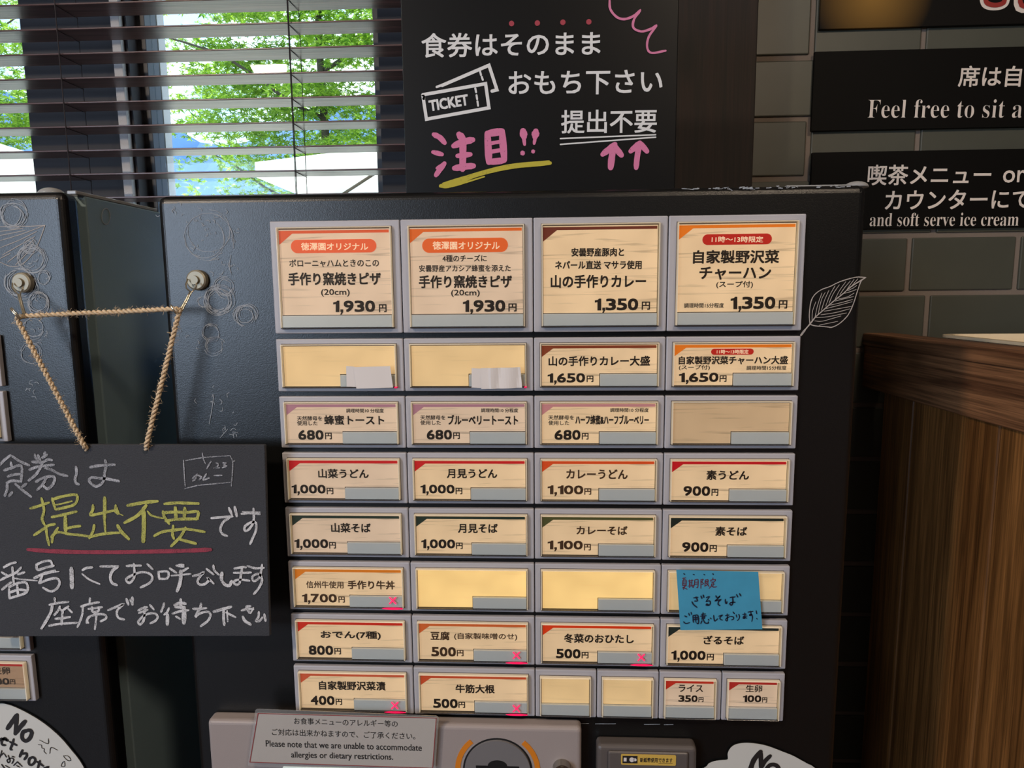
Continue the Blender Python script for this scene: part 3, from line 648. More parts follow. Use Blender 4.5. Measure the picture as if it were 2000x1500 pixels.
def machine_body(X0, X1, top, label, recess_side):
    r = root('ticket_machine', ((X0 + X1) / 2, .2, 0), label, 'machine')
    bm = B(); rbox(bm, X0, X1, .0062, .034, .02, top, .0085, 6); fin('door_panel', bm, M['black'], r)
    bm = B(); rbox(bm, X0 + .012, X1 - .012, .03, .05, .03, top - .012); fin('door_seal', bm, M['dark'], r)
    bm = B(); rbox(bm, X0 + .001, X1 - .001, .045, .40, .02, top, .0015, 2); fin('cabinet', bm, M['side'] if recess_side else M['black'], r, label='grey-green steel cabinet behind the black door' if recess_side else None)
    return r
MR = machine_body(XL, XR, TOP, 'black ticket vending machine with lit menu buttons, standing in the centre', False)
PW = G * 4
row_top = [Z0] + [Z0 - H1 - k * PT for k in range(7)]
row_h = [H1 * .953] + [PT * .912] * 7
ORD = ['top', 'second', 'third', 'fourth', 'fifth', 'sixth', 'seventh', 'bottom']
OR = (212, 88, 52); O2 = (214, 100, 34); BR = (104, 44, 32); YO = (226, 120, 28); PU = (168, 120, 142); RD = (196, 26, 32); GN = (34, 48, 42)
K = 'black'
def T_(*a): return a
SPEC = [
 # row, col, bandcolour, card, label, texts
 (0, 0, OR, 'card', 'large button with orange corner priced 1,930 yen, first in top row', [T_('ボローニャハムときのこの', 565, 740, 514, 15), T_('手作り窯焼きピザ', 562.6, 744, 544.5, 25.5), T_('(20cm)', 627, 683, 572, 15), T_('1,930', 650, 734, 600.5, 27, .045), T_('円', 740, 755, 602, 15.5)]),
 (0, 1, O2, 'card', 'large button with orange corner priced 1,930 yen, second in top row', [T_('4種のチーズに', 864, 950.6, 504.5, 13.5), T_('安曇野産アカシア蜂蜜を添えた', 818.6, 997.4, 524, 13.5), T_('手作り窯焼きピザ', 818, 1000, 550, 25.5), T_('(20cm)', 881, 937, 573, 14.5), T_('1,930', 903.4, 988.4, 600, 28, .045), T_('円', 993, 1009, 600.5, 16)]),
 (0, 2, BR, 'cardw', 'large button with brown corner priced 1,350 yen, third in top row', [T_('安曇野産豚肉と', 1116, 1219, 492.5, 17), T_('ネパール直送 マサラ使用', 1084, 1253.4, 517.5, 17), T_('山の手作りカレー', 1075.6, 1261.8, 549.5, 26), T_('1,350', 1161, 1248, 597, 28, .045), T_('円', 1253.4, 1269.6, 597, 16)]),
 (0, 3, YO, 'cardw', 'large button with red heading priced 1,350 yen, fourth in top row', [T_('自家製野沢菜', 1353.6, 1522, 501.5, 26.5), T_('チャーハン', 1366, 1506, 533.5, 25.5), T_('(スープ付)', 1399, 1470.6, 556, 14.5), T_('調理時間15分程度', 1336, 1413.8, 596.5, 9.5), T_('1,350', 1426.4, 1516, 594, 29, .045), T_('円', 1521, 1537.8, 594.5, 16.5)]),
 (1, 0, None, 'blank', 'blank button behind white paper scrap, first in second row', []),
 (1, 1, None, 'blank', 'blank button behind crumpled paper scrap, second in second row', []),
 (1, 2, (128, 58, 34), 'cardw', 'button with brown corner priced 1,650 yen', [T_('山の手作りカレー大盛', 1071.4, 1269.6, 705, 19.5), T_('1,650', 1069, 1144, 740, 22, .045), T_('円', 1145.8, 1159, 740, 12.6)]),
 (1, 3, YO, 'cardw', 'button with small red heading priced 1,650 yen', [T_('自家製野沢菜チャーハン大盛', 1325.6, 1539, 703.5, 16.5), T_('(スープ付)', 1326, 1386.4, 718, 10.5), T_('調理時間15分程度', 1458, 1536, 718.5, 8.5), T_('1,650', 1325.6, 1404.6, 739, 22, .045), T_('円', 1405.5, 1419, 739.5, 13)]),
 (2, 0, PU, 'card', 'button with purple corner priced 680 yen, first in third row', [T_('調理時間10 分程度', 676, 749.4, 802, 8), T_('天然酵母を', 580, 629, 817, 9), T_('使用した', 580, 620, 826.5, 9), T_('蜂蜜トースト', 633, 750.5, 820.5, 19), T_('680', 582.5, 633, 849.5, 19, .045), T_('円', 634.7, 648, 851.5, 13)]),
 (2, 1, PU, 'card', 'button with purple corner priced 680 yen, second in third row', [T_('調理時間10 分程度', 939.4, 1012, 801.5, 8), T_('天然酵母を', 821, 869.7, 815.5, 9), T_('使用した', 821, 861, 825.5, 9), T_('ブルーベリートースト', 874.5, 1011.8, 820, 19.5), T_('680', 833.4, 883.8, 849, 19, .045), T_('円', 885, 898, 851, 13)]),
 (2, 2, (190, 130, 140), 'cardw', 'button with pinkish corner priced 680 yen, third in third row', [T_('調理時間10 分程度', 1191.7, 1266.8, 801, 8), T_('天然酵母を', 1071, 1121, 815.5, 9), T_('使用した', 1071, 1111.6, 826, 9), T_('ハーフ蜂蜜&ハーフブルーベリー', 1123.7, 1267.3, 820, 19), T_('680', 1083, 1135, 849.5, 19.4, .045), T_('円', 1136.4, 1149.4, 852, 13)]),
 (2, 3, None, 'blankd', 'blank button with faint wood grain, fourth in third row', []),
 (3, 0, RD, 'card', 'button with red corner priced 1,000 yen, first in fourth row', [T_('山菜うどん', 621.4, 720, 925, 18.4), T_('1,000', 569, 637, 957, 20.7, .045), T_('円', 638, 651, 959, 12.7)]),
 (3, 1, RD, 'cardw', 'button with red corner priced 1,000 yen, second in fourth row', [T_('月見うどん', 872.6, 971, 925, 18.4), T_('1,000', 820.7, 889, 957, 20.7, .045), T_('円', 889.8, 903, 959, 12.7)]),
 (3, 2, (210, 74, 28), 'cardw', 'button with orange-red corner priced 1,100 yen, fourth row', [T_('カレーうどん', 1106, 1226, 926, 19), T_('1,100', 1069, 1140.4, 958.5, 21, .045), T_('円', 1141.3, 1154.8, 960, 12.7)]),
 (3, 3, (190, 20, 34), 'cardw', 'button with crimson corner priced 900 yen', [T_('素うどん', 1379.7, 1463, 928, 19), T_('900', 1335, 1388.3, 959, 19, .045), T_('円', 1389.7, 1403, 961.7, 13.4)]),
 (4, 0, GN, 'card', 'button with dark green corner priced 1,000 yen, first in fifth row', [T_('山菜そば', 646.6, 724, 1031, 18.6), T_('1,000', 574.5, 642, 1063.5, 21, .045), T_('円', 642.8, 656, 1065, 12.7)]),
 (4, 1, GN, 'cardw', 'button with dark green corner priced 1,000 yen, second in fifth row', [T_('月見そば', 894.4, 972, 1032, 18.4), T_('1,000', 822.3, 890, 1064, 21, .045), T_('円', 890.6, 903.6, 1066, 12.7)]),
 (4, 2, (74, 76, 44), 'cardw', 'button with olive corner priced 1,100 yen, fifth row', [T_('カレーそば', 1125.9, 1225.5, 1036, 17), T_('1,100', 1069, 1139.4, 1066.3, 20.7, .045), T_('円', 1140.7, 1154, 1068.7, 12.6)]),
 (4, 3, (26, 36, 34), 'cardw', 'button with blackish corner priced 900 yen', [T_('素そば', 1397, 1459.3, 1037.7, 18), T_('900', 1332.4, 1384.8, 1068.5, 19, .045), T_('円', 1386, 1400, 1071.3, 13.4)]),
 (5, 0, (214, 122, 30), 'cardw', 'button with orange corner priced 1,700 yen', [T_('信州牛使用', 598, 670.8, 1142, 14), T_('手作り牛丼', 679, 771, 1142.5, 17), T_('1,700', 589.4, 659, 1170, 20, .045), T_('円', 661, 673.4, 1171, 12)]),
 (5, 1, None, 'blankw', 'blank glowing button, second in sixth row', []),
 (5, 2, None, 'blankw', 'blank glowing button, third in sixth row', []),
 (5, 3, None, 'blank', 'blank button half hidden by the blue sticky note', []),
 (6, 0, (196, 40, 24), 'cardw', 'button with red corner priced 800 yen', [T_('おでん(7種)', 626.3, 743.6, 1241, 17), T_('800', 603, 651.8, 1270, 18.4, .045), T_('円', 653, 666, 1272, 12.4)]),
 (6, 1, (200, 96, 48), 'cardw', 'button with orange-brown corner priced 500 yen, seventh row', [T_('豆腐', 840.8, 878, 1242, 17), T_('(自家製味噌のせ)', 887, 1010, 1243.5, 14), T_('500', 842.4, 891.5, 1273, 18.4, .045), T_('円', 892.3, 905.3, 1275.5, 12.5)]),
 (6, 2, (214, 58, 18), 'cardw', 'button with bright red corner priced 500 yen, seventh row', [T_('冬菜のおひたし', 1101.5, 1238, 1247.4, 18), T_('500', 1086, 1135, 1276.8, 18.4, .045), T_('円', 1136, 1149.4, 1279.7, 12.6)]),
 (6, 3, (32, 42, 42), 'cardw', 'button with dark corner priced 1,000 yen, under the blue sticky note', [T_('ざるそば', 1374, 1453.4, 1250.3, 17), T_('1,000', 1310.8, 1379.2, 1281.8, 21.7, .045), T_('円', 1380.5, 1394.3, 1283.4, 13)]),
 (7, 0, (196, 86, 58), 'cardw', 'button with salmon-red corner priced 400 yen', [T_('自家製野沢菜漬', 623, 753, 1339.3, 17.5), T_('400', 606.8, 654.4, 1368, 17.7, .045), T_('円', 655.7, 668, 1370.7, 12)]),
 (7, 1, (192, 76, 44), 'cardw', 'button with rust corner priced 500 yen, bottom row', [T_('牛筋大根', 889.7, 966, 1345.5, 17), T_('500', 846, 895, 1374, 18, .045), T_('円', 895.4, 908.4, 1376.6, 12)]),
 (7, 2.0, None, 'blank', 'half-width blank button, left of the two in the bottom row', []),
 (7, 2.5, None, 'blank', 'half-width blank button, right of the two in the bottom row', []),
 (7, 3.0, (186, 46, 32), 'card', 'half-width button with red corner priced 350 yen', [T_('ライス', 1325.7, 1373, 1344.3, 14.5), T_('350', 1325, 1363.3, 1364.5, 13, .045), T_('円', 1364.3, 1374, 1366.5, 9.6)]),
 (7, 3.5, (172, 42, 40), 'card', 'half-width button with red corner priced 100 yen', [T_('生卵', 1456.8, 1488.6, 1345, 14.6), T_('100', 1450.8, 1487.8, 1364.7, 13.4, .045), T_('円', 1488.6, 1498.4, 1367, 10)]),
]
INK = {(1, 2): 'ink', (3, 2): 'inkbr', (4, 2): 'inkbr', (5, 0): 'inkbr', (6, 1): 'inkbr'}
BTN = {}
for row, col, band, cm, lab, tx in SPEC:
    half = row == 7 and col >= 2; kind = 'large' if row == 0 else ('half' if half else 'small')
    X0 = col * G; X1 = X0 + (G / 2 if half else G)
    pl, e = menu_button(MR, X0, X1, row_top[row], row_h[row], kind, M[cm], band, lab); BTN[(row, col)] = (pl, e)
    if tx: lettering(pl, tx, M[INK.get((row, col), 'ink')])
    if band is None and False: pass
pill(BTN[(0, 0)][0], 568, 735, 467.5, 493.7, (226, 96, 58), '徳澤園オリジナル', 588, 719, 481.5, 15)
pill(BTN[(0, 1)][0], 824.5, 992, 465, 493, (222, 98, 40), '徳澤園オリジナル', 845, 976, 479.5, 16)
pill(BTN[(0, 3)][0], 1372, 1507.6, 456.8, 477.8, (184, 34, 28), '11時〜13時限定', 1390, 1490.8, 467.5, 12)
pill(BTN[(1, 3)][0], 1389, 1472, 680.8, 692.8, (184, 34, 28), '11時〜13時限定', 1400, 1462, 687, 8.4)
for (rc, x, y) in (((5, 0), 767, 1173), ((6, 1), 1008.5, 1280), ((6, 2), 1252.5, 1284), ((7, 0), 771, 1378), ((7, 1), 1008.5, 1384)):
    pl, e = BTN[rc]; sold_out(pl, x, y, None, e[3], e[1])
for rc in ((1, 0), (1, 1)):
    pl, e = BTN[rc]; bm = B(); rbox(bm, e[1] - .0026, e[1] + .0004, -.0056, -.0001, e[3] - .0002, e[3] + .0012, .0003, 1); fin('pink_glow', bm, M['xglow'], pl)  # spilled pink light put in as a small glowing corner block

# ---- chalk on the machine
YD = .0062 - .0004
bm = B(); sc = 9.378
strokes(bm, sc, 1540, 520, 'w36:225,1265 300,1165;w24:300,1165 390,1060 490,930;w20:490,930 640,800 800,660 1000,500 1150,370 1415,205', 22, YD)
strokes(bm, sc, 1540, 520, '390,1060 380,880 410,650 480,520 600,430 760,370 900,300 1040,250 1240,200 1415,205;390,1060 480,1090 700,1110 800,1115 930,1050 1060,930 1130,820 1200,650 1260,460 1330,270 1415,205', 17, YD)
strokes(bm, sc, 1540, 520, '430,1000 440,820 500,650;485,930 530,720 610,490;540,880 600,620 670,480;600,810 660,620 740,440;680,730 760,520 850,360;740,680 820,500 930,340;850,610 930,450 1050,280;940,520 1020,400 1130,270;1060,440 1120,350 1200,240;1150,370 1200,310 1270,230;480,1000 620,1005 960,910;500,940 720,925 1060,855;590,890 850,850 1120,780;650,825 900,780 1150,735;690,775 900,720 1160,650;750,715 950,670 1170,610;850,640 1000,600 1190,555;920,600 1080,560 1200,490;1000,500 1120,470 1240,425;1080,450 1180,400 1250,350;560,1080 700,1050 900,1010', 11, YD)
fin('leaf_drawing', bm, M['leafline'], MR, label='white line drawing of a leaf at the right edge')
bm = B()
for x, y, r_, n in ((427, 585, 26, 16), (440, 560, 18, 7), (482, 617, 20, 8), (412, 652, 18, 5), (421, 677, 18, 4), (400, 460, 50, 4), (398, 590, 12, 5)): ring_scribble(bm, x, y, r_, n, YD, .9)
specks(bm, [(335, 415), (420, 430), (395, 470), (430, 500), (452, 450), (450, 520), (362, 660), (440, 800), (440, 840), (410, 780), (395, 430)], 70, YD, 14, .9)
strokes(bm, 1, 0, 0, '449,442 455,460 456,485;451,498 448,520 452,535;418,770 414,800 409,828;430,855 445,838', 1.2, YD)
fin('chalk_marks', bm, M['scr'], MR, kind='stuff')
bm = B()
for i in range(60):
    x = random.choice((random.uniform(1330, 1480), random.uniform(1480, 1660), random.uniform(1395, 1470))); y = 369 + (x - 1330) * -.014 + random.gauss(0, 1.1); l = random.uniform(1, 9)
    strokes(bm, 1, 0, 0, '%f,%f %f,%f' % (x, y, x + l, y + random.gauss(0, .6)), random.uniform(.8, 1.8), YD, straight=True)
for i in range(26):
    x = random.uniform(412, 500) if i < 16 else random.uniform(860, 1300); y = (1402 - (x - 412) * .02 if x < 600 else 1410 + (x - 860) * .012); l = random.uniform(8, 22) * (1 if x < 600 else 1.6)
    strokes(bm, 1, 0, 0, '%f,%f %f,%f' % (x, y, x + l, y - (l * .35 if x < 600 else .3)), random.uniform(.7, 1.3), YD, straight=True)
fin('paint_chips', bm, M['scr'], MR, kind='stuff')
# clear bumpers on the top corners
def bumper(par, x, y, z, r_, h_):
    bm = B(); rings = []
    for i in range(7):
        a = i / 6 * math.pi / 2; rings.append([bm.verts.new((x + r_ * math.cos(a) * math.cos(2 * math.pi * k / 20), y + r_ * math.cos(a) * math.sin(2 * math.pi * k / 20), z + h_ * math.sin(a))) for k in range(20)]) if i < 6 else rings.append([bm.verts.new((x, y, z + h_))])
    for i in range(5):
        for k in range(20): bm.faces.new((rings[i][k], rings[i][(k + 1) % 20], rings[i + 1][(k + 1) % 20], rings[i + 1][k])).smooth = True
    for k in range(20): bm.faces.new((rings[5][k], rings[5][(k + 1) % 20], rings[6][0])).smooth = True
    bm.faces.new(rings[0][::-1]); fin('rubber_bumper', bm, M['bumper'], par)
p = atY(1672, 357, .03); bumper(MR, p[0], .03, TOP, .0125, .0065)
bm = B(); a = atY(1655, 360, .03); b = atY(1530, 366, .03); rbox(bm, b[0], a[0], .02, .04, TOP, TOP + .0022, .0006, 1); fin('edge_strip', bm, M['bumper'], MR)

# ---- coin module, bill unit, stickers on the lower door
YP0 = -.012
def zy(x, y, Y): return atY(x, y, Y)
a = zy(404, 1409, YP0); b = zy(1136, 1420, YP0)
bm = B(); rbox(bm, a[0], b[0], YP0, .0075, .66, (a[2] + b[2]) / 2, .005, 4); cp = fin('coin_panel', bm, M['panel'], MR, label='beige-grey coin panel below the buttons')
cc = zy(972, 1504, YP0); R0 = zy(1036, 1504, YP0)[0] - cc[0]
bm = B(); cyl(bm, (cc[0], cc[2]), R0 * 1.06, YP0 - .0005, YP0 + .001, 64, 1); cyl(bm, (cc[0], cc[2]), R0, YP0 - .0025, YP0 + .001, 64, 0, R0 * 1.02); fin('coin_bezel', bm, [M['bezel'], M['dark']], cp)
s_ = R0 / 64; bm = B(); z_ = zy(972, 1493, YP0)[2]
prism(bm, [(cc[0] - 42 * s_, z_ - .02), (cc[0] + 42 * s_, z_ - .02), (cc[0] + 42 * s_, z_), (cc[0] + 19 * s_, z_)] + [(cc[0] + 19 * s_ * math.cos(k * math.pi / 10), z_ + 12 * s_ * math.sin(k * math.pi / 10)) for k in range(1, 10)] + [(cc[0] - 19 * s_, z_), (cc[0] - 42 * s_, z_)], YP0 - .0028, YP0 - .002); fin('coin_slot', bm, M['dark'], cp)
for sg_ in (-1, 1):
    bm = B(); P = []; r1, r2 = R0 * 1.30, R0 * 1.14
    an = [math.radians(50 - 50 * t / 12) if sg_ > 0 else math.radians(130 + 50 * t / 12) for t in range(13)]
    P = [(cc[0] + r1 * math.cos(t), cc[2] + r1 * math.sin(t)) for t in an] + [(cc[0] + r2 * math.cos(t), cc[2] + r2 * math.sin(t)) for t in an[::-1]]
    prism(bm, P, YP0 - .0006, YP0 + .0002); fin('orange_arc', bm, M['orange'], cp)
k_ = zy(1098, 1508, YP0 - .008); bm = B(); cyl(bm, (k_[0], k_[2]), .0098, YP0 - .010, YP0, 28, 0, .0105); rbox(bm, k_[0] - .0015, k_[0] + .0015, YP0 - .0108, YP0 - .0098, k_[2] - .008, k_[2] + .008); fin('return_knob', bm, M['steel'], cp)
a = zy(553, 1496, YP0); b = zy(850, 1503, YP0); bm = B(); rbox(bm, a[0], b[0], YP0 - .0015, YP0, .80, a[2], .001); fin('display_window', bm, M['panelw'], cp)
a = zy(1166, 1456, YP0); b = zy(1362, 1458, YP0); bm = B(); rbox(bm, a[0], b[0], YP0, .0075, .72, a[2], .005, 4)
rbox(bm, a[0] + .012, b[0] - .010, YP0 - .003, YP0 + .001, .74, zy(1260, 1466, YP0)[2], .0025, 3)
bu = fin('bill_unit', bm, M['bill'], MR, label='dark grey banknote unit with yellow decal')
YK = YP0 - .0036; a = zy(1213, 1473, YK); b = zy(1320, 1496, YK)
bm = B(); prism(bm, rrect(a[0], b[0], b[2], a[2], .0015), YK, YK + .0006)
dc = fin('banknote_decal', bm, M['gold'], bu)
bm = B(); text(bm, '新紙幣使用できます', 1250, 1484.5, 1313.5, 1485, 9, YK - .0002, .02); strokes(bm, 1, 0, 0, '1286,1490.3 1313.5,1490.6', .8, YK - .0002, jitter=0, straight=True)
a = zy(1216, 1476, YK); b = zy(1245, 1491, YK); i0 = YK - .0002
prism(bm, [(a[0], b[2]), (b[0], b[2]), (b[0], a[2]), (a[0], a[2])], i0, YK); fin('decal_lettering', bm, M['inkb'], bu)
bm = B(); xm, zm = (a[0] + b[0]) / 2, (a[2] + b[2]) / 2; cyl(bm, (xm + .002, zm), .0028, i0 - .0002, i0, 14); rbox(bm, a[0] + .0012, a[0] + .0045, i0 - .0002, i0, zm - .0022, zm + .0022); cyl(bm, (b[0] - .0028, zm), .0018, i0 - .0002, i0, 12); fin('banknote_icon', bm, M['paper'], bu)

# laminated notice
YN_ = -.0185
nr = root('laminated_notice', (atY(670, 1450, YN_)[0], YN_, atY(670, 1495, YN_)[2]), 'laminated grey notice about allergies with a dark red border, below the buttons', 'notice')
bm = B(); poly(bm, 3.92, 390, 1380, '440,18 1815,72 1830,90 1802,520 1790,530 372,455 368,440 425,30', YN_, 0, .0006); fin('laminate', bm, M['laminate'], nr)
bm = B(); poly(bm, 3.92, 390, 1380, '445,48 1814,84 1785,475 380,428', YN_ + .0001, 0, .0003); fin('paper_sheet', bm, M['notice'], nr)
bm = B(); strokes(bm, 3.92, 390, 1380, '447,52 1811,88 1783,471 384,425 447,52', 5, YN_ - .0002, jitter=0, straight=True); fin('border_line', bm, M['redline'], nr)
bm = B(); yv = YN_ - .0002
text(bm, 'お食事メニューのアレルギー等の', 574, 1408, 776.5, 1414, 13, yv, .002); text(bm, 'ご対応は出来かねますので、ご了承ください。', 531, 1429.5, 811, 1438, 13, yv, .002)
text(bm, 'Please note that we are unable to accommodate', 518.8, 1452, 823.7, 1460.5, 12.5, yv, .012); text(bm, 'allergies or dietary restrictions.', 568.6, 1475.5, 767.6, 1480, 15.5, yv, .012)
fin('lettering', bm, M['inkb'], nr)

# speech-bubble stickers
def sticker(label, outline, sc_, ox, oy, Yp, parts, dark):
    r = root('notice_sticker', (0, Yp, 1.0), label, 'sticker')
    P = [np.array([float(v) for v in q.split(',')]) for q in outline.split()]; ctr = sum(P) / len(P)
    pts = smooth(P + [P[0]], 3)[:-1]
    q = [atY(ox + p[0] / sc_, oy + p[1] / sc_, Yp) for p in pts]; bm = B(); cN = atY(ox + ctr[0] / sc_, oy + ctr[1] / sc_, Yp)
    big = [(c_ + (c_ - cN) / np.linalg.norm(c_ - cN) * .0016) for c_ in q]
    prism(bm, [(c_[0], c_[2]) for c_ in big], Yp, Yp + .0012); fin('magnet_sheet', bm, dark, r)
    bm = B(); prism(bm, [(c_[0], c_[2]) for c_ in q], Yp - .0004, Yp); fin('white_face', bm, M['stickw'], r)
    bm = B(); strokes(bm, sc_, ox, oy, parts, 30, Yp - .0006, jitter=.06); fin('handwriting', bm, M['inkb'], r); return r
DX = None
sticker('white speech-bubble sticker with black handwriting at the bottom left', '-330,900 -180,810 0,798 60,803 170,840 330,920 500,1030 660,1170 780,1310 860,1410 920,1520 950,1680 860,1850 500,2000 100,2000 -250,1850 -380,1400', 5.554, 0, 1230, .0048,
  'w48:80,1072 130,1000 187,922;w44:187,925 165,1130;w48:165,1125 215,1060 275,990;w42:300,1090 250,1110 240,1170 275,1205 320,1180 345,1120 330,1090 300,1090;w26:0,1200 20,1180 80,1200 75,1190 50,1175 20,1210 25,1245 60,1250;w26:150,1185 135,1240 115,1290 130,1300;w26:110,1215 180,1250;w30:245,1305 215,1375;w28:235,1345 285,1340 290,1370 265,1405;w28:355,1380 320,1400 315,1450 345,1465 380,1430 380,1395 355,1380;w28:435,1420 410,1500;w28:405,1430 470,1475;w28:470,1510 520,1490 500,1540'
  ';w7:430,1195 520,1235 525,1180;w7:625,1305 555,1275 540,1340;w7:415,1245 450,1250 455,1280 480,1290 480,1320 505,1345;w7:690,1365 740,1370 770,1410 740,1418 700,1385 690,1365;w7:700,1425 680,1440 665,1475 690,1482 705,1470 700,1425'
  ';w14:0,1370 40,1335;w14:20,1310 10,1350 -10,1400;w14:50,1345 70,1380;w14:90,1360 110,1420 90,1440 80,1410 130,1390 150,1410 130,1450;w12:130,1370 160,1380;w14:190,1430 150,1470;w14:190,1430 240,1480;w12:180,1470 215,1490;w16:20,1460 50,1500;w12:60,1470 110,1500', M['board'])
sticker('white speech-bubble sticker with a large word at the bottom right', '-900,1500 -600,900 -300,720 100,570 170,510 250,475 330,462 425,455 440,430 437,370 470,300 530,250 620,225 720,220 850,232 1000,265 1200,340 1350,400 1460,460 1560,515 1640,560 1900,800 2100,1300 1500,2100 0,2200', 7.143, 1360, 1420, .0048,
  'w72:750,600 800,460 895,340;w64:895,340 900,450 905,600;w62:905,560 960,470 1030,400;w62:960,620 1010,540 1080,520 1140,560 1150,640', M['signb'])

# sticky note (in front of buttons)
YQ = -.0085
nr = root('sticky_note', (atY(1405, 1170, YQ)[0], YQ, atY(1405, 1230, YQ)[2]), 'blue square sticky note handwritten in dark ink across two buttons', 'note')
A4 = [atY(1321, 1113, YQ), atY(1481, 1117, YQ), atY(1489, 1229, YQ), atY(1329, 1231, YQ)]
V = []; Fc = []; NU, NV = 10, 8
for j in range(NV + 1):
    for i in range(NU + 1):
        u, v = i / NU, j / NV; p = (A4[0] * (1 - u) + A4[1] * u) * (1 - v) + (A4[3] * (1 - u) + A4[2] * u) * v; V.append([p[0], p[1], p[2]])
n1 = len(V); V = V + [[p[0], p[1] + .0003, p[2]] for p in V]
for j in range(NV):
    for i in range(NU):
        a = j * (NU + 1) + i; Fc.append((a, a + NU + 1, a + NU + 2, a + 1)); Fc.append((a + n1, a + 1 + n1, a + NU + 2 + n1, a + NU + 1 + n1))
fin('note_sheet', (V, Fc), M['blue'], nr)
PS = 10.526; bm = B(); yv = YQ - .0003
strokes(bm, PS, 1310, 1100, '470,710 560,695;520,690 545,770 490,775;435,790 470,850 540,905;620,670 640,720;665,650 680,700;730,700 790,690 730,780 790,770 815,810 790,860 730,860 740,835 780,860;925,665 960,710 1010,670 960,730 915,770 1025,745 980,790 975,840 1010,870;1120,740 1125,810 1145,825 1155,790;1220,700 1320,690;1270,690 1275,800 1250,860 1210,830 1240,805 1320,800;1350,640 1375,690;1410,620 1440,670', 26, yv); fin('dark_handwriting', bm, M['navyink'], nr); bm = B()
strokes(bm, PS, 1310, 1100, '285,1080 330,1100;260,1200 310,1235 385,1220;365,1025 385,1070;415,1005 430,1050;455,1075 460,1180 470,1215;455,1075 550,1065 570,1180 565,1240 530,1225;455,1120 560,1110;455,1160 580,1140;505,1070 515,1210;660,1015 670,1050;630,1045 710,1040;610,1085 730,1075;650,1050 640,1150;690,1085 690,1130 640,1140;650,1110 690,1110;640,1180 615,1240;665,1150 700,1220 770,1230 770,1200;770,1150 785,1170;810,1120 830,1140;880,1070 890,1150 910,1185 960,1140;985,1085 1060,1065 1010,1110 1020,1150 1060,1165;1125,1080 1200,1065;1160,1040 1165,1180 1130,1170 1150,1130 1230,1095 1290,1110 1290,1150 1250,1165;1280,1000 1310,1040;1345,1060 1360,1110;1400,1050 1415,1100 1400,1150 1370,1180;1480,1050 1555,1045;1490,1090 1570,1085;1520,1020 1525,1130 1490,1130 1500,1110 1565,1130;1590,1005 1690,990;1640,985 1655,1070 1620,1070 1630,1050 1670,1060 1680,1130 1665,1200;1755,975 1770,1040;1765,1135 1780,1150', 23, yv); fin('dark_handwriting', bm, M['navyink'], nr); bm = B()
strokes(bm, PS, 1310, 1100, '265,215 290,228;460,230 485,235;680,230 700,240;860,215 880,230', 23, yv)
fin('emphasis_dots', bm, M['navyink'], nr)
bm = B(); strokes(bm, PS, 1310, 1100, '240,310 310,300;275,310 260,350;250,350 245,460;250,350 315,350 315,450;250,385 310,385;250,420 310,420;250,455 315,450;290,460 260,540;250,490 340,535;320,460 240,510;360,365 460,350;385,340 385,460;435,335 435,455;385,395 430,390;385,430 430,425;350,470 465,455;400,470 380,500;430,465 450,490;490,345 485,440 460,500;490,345 560,340 555,490 530,500;490,390 550,388;490,430 550,428;620,335 620,520;620,335 665,330 640,380 670,420 630,440;710,340 700,480;710,345 765,340 760,400 710,405;710,375 760,372;700,470 740,450;730,410 790,480;780,420 745,440;865,300 865,330;825,340 825,375;825,345 915,335 905,370;840,390 900,380;870,390 868,470;868,430 905,425;840,420 830,470 785,520;830,460 880,490 945,480', 17, yv); fin('red_handwriting', bm, M['redink'], nr)

# paper scraps
def scrap(label, pts_px, Yc, bend, fold):
    TL, TR, BR_, BL = [np.array(p, float) for p in pts_px]; V = []; NU, NV = 16, 4
    for j in range(NV + 1):
        for i in range(NU + 1):
            u, v = i / NU, j / NV; q = (TL * (1 - u) + TR * u) * (1 - v) + (BL * (1 - u) + BR_ * u) * v; p = atY(q[0], q[1], Yc); p[1] -= bend(u, v); V.append(p.tolist())
    n1 = len(V); V += [[a, b + .0003, c] for a, b, c in V]; Fc = []
    for j in range(NV):
        for i in range(NU):
            a = j * (NU + 1) + i; Fc.append((a, a + NU + 1, a + NU + 2, a + 1)); Fc.append((a + n1, a + 1 + n1, a + NU + 2 + n1, a + NU + 1 + n1))
    r = root('paper_scrap', (atY(TL[0], TL[1], Yc)[0], Yc, atY(BL[0], BL[1], Yc)[2]), label, 'paper')
    fin('paper_sheet', (V, Fc), M['paper'], r)
    q = fold; V2 = [atY(a, b, Yc + .0008).tolist() for a, b in q]; V2 += [[a, b + .0004, c] for a, b, c in V2]
    fin('folded_strip', (V2, [(0, 1, 2, 3), (7, 6, 5, 4), (0, 4, 5, 1), (1, 5, 6, 2), (2, 6, 7, 3), (3, 7, 4, 0)]), M['paper'], r)
scrap('flat white paper scrap over the first button of the second row', [(690, 717), (762, 715), (768, 757), (696, 759)], -.0068, lambda u, v: .0006 * math.sin(u * 3.1) + (.003 * max(0, u - .8) ** 1.2), [(676, 715), (692, 716), (699, 756), (677, 755)])
scrap('crumpled white paper scrap over the second button of the second row', [(939, 719), (1016, 717), (1020, 757), (940, 760)], -.0068, lambda u, v: .0022 * abs(math.sin(u * 6.5 + .5 * v)) * (u > .2), [(921, 719), (940, 720), (942, 758), (921, 757)])

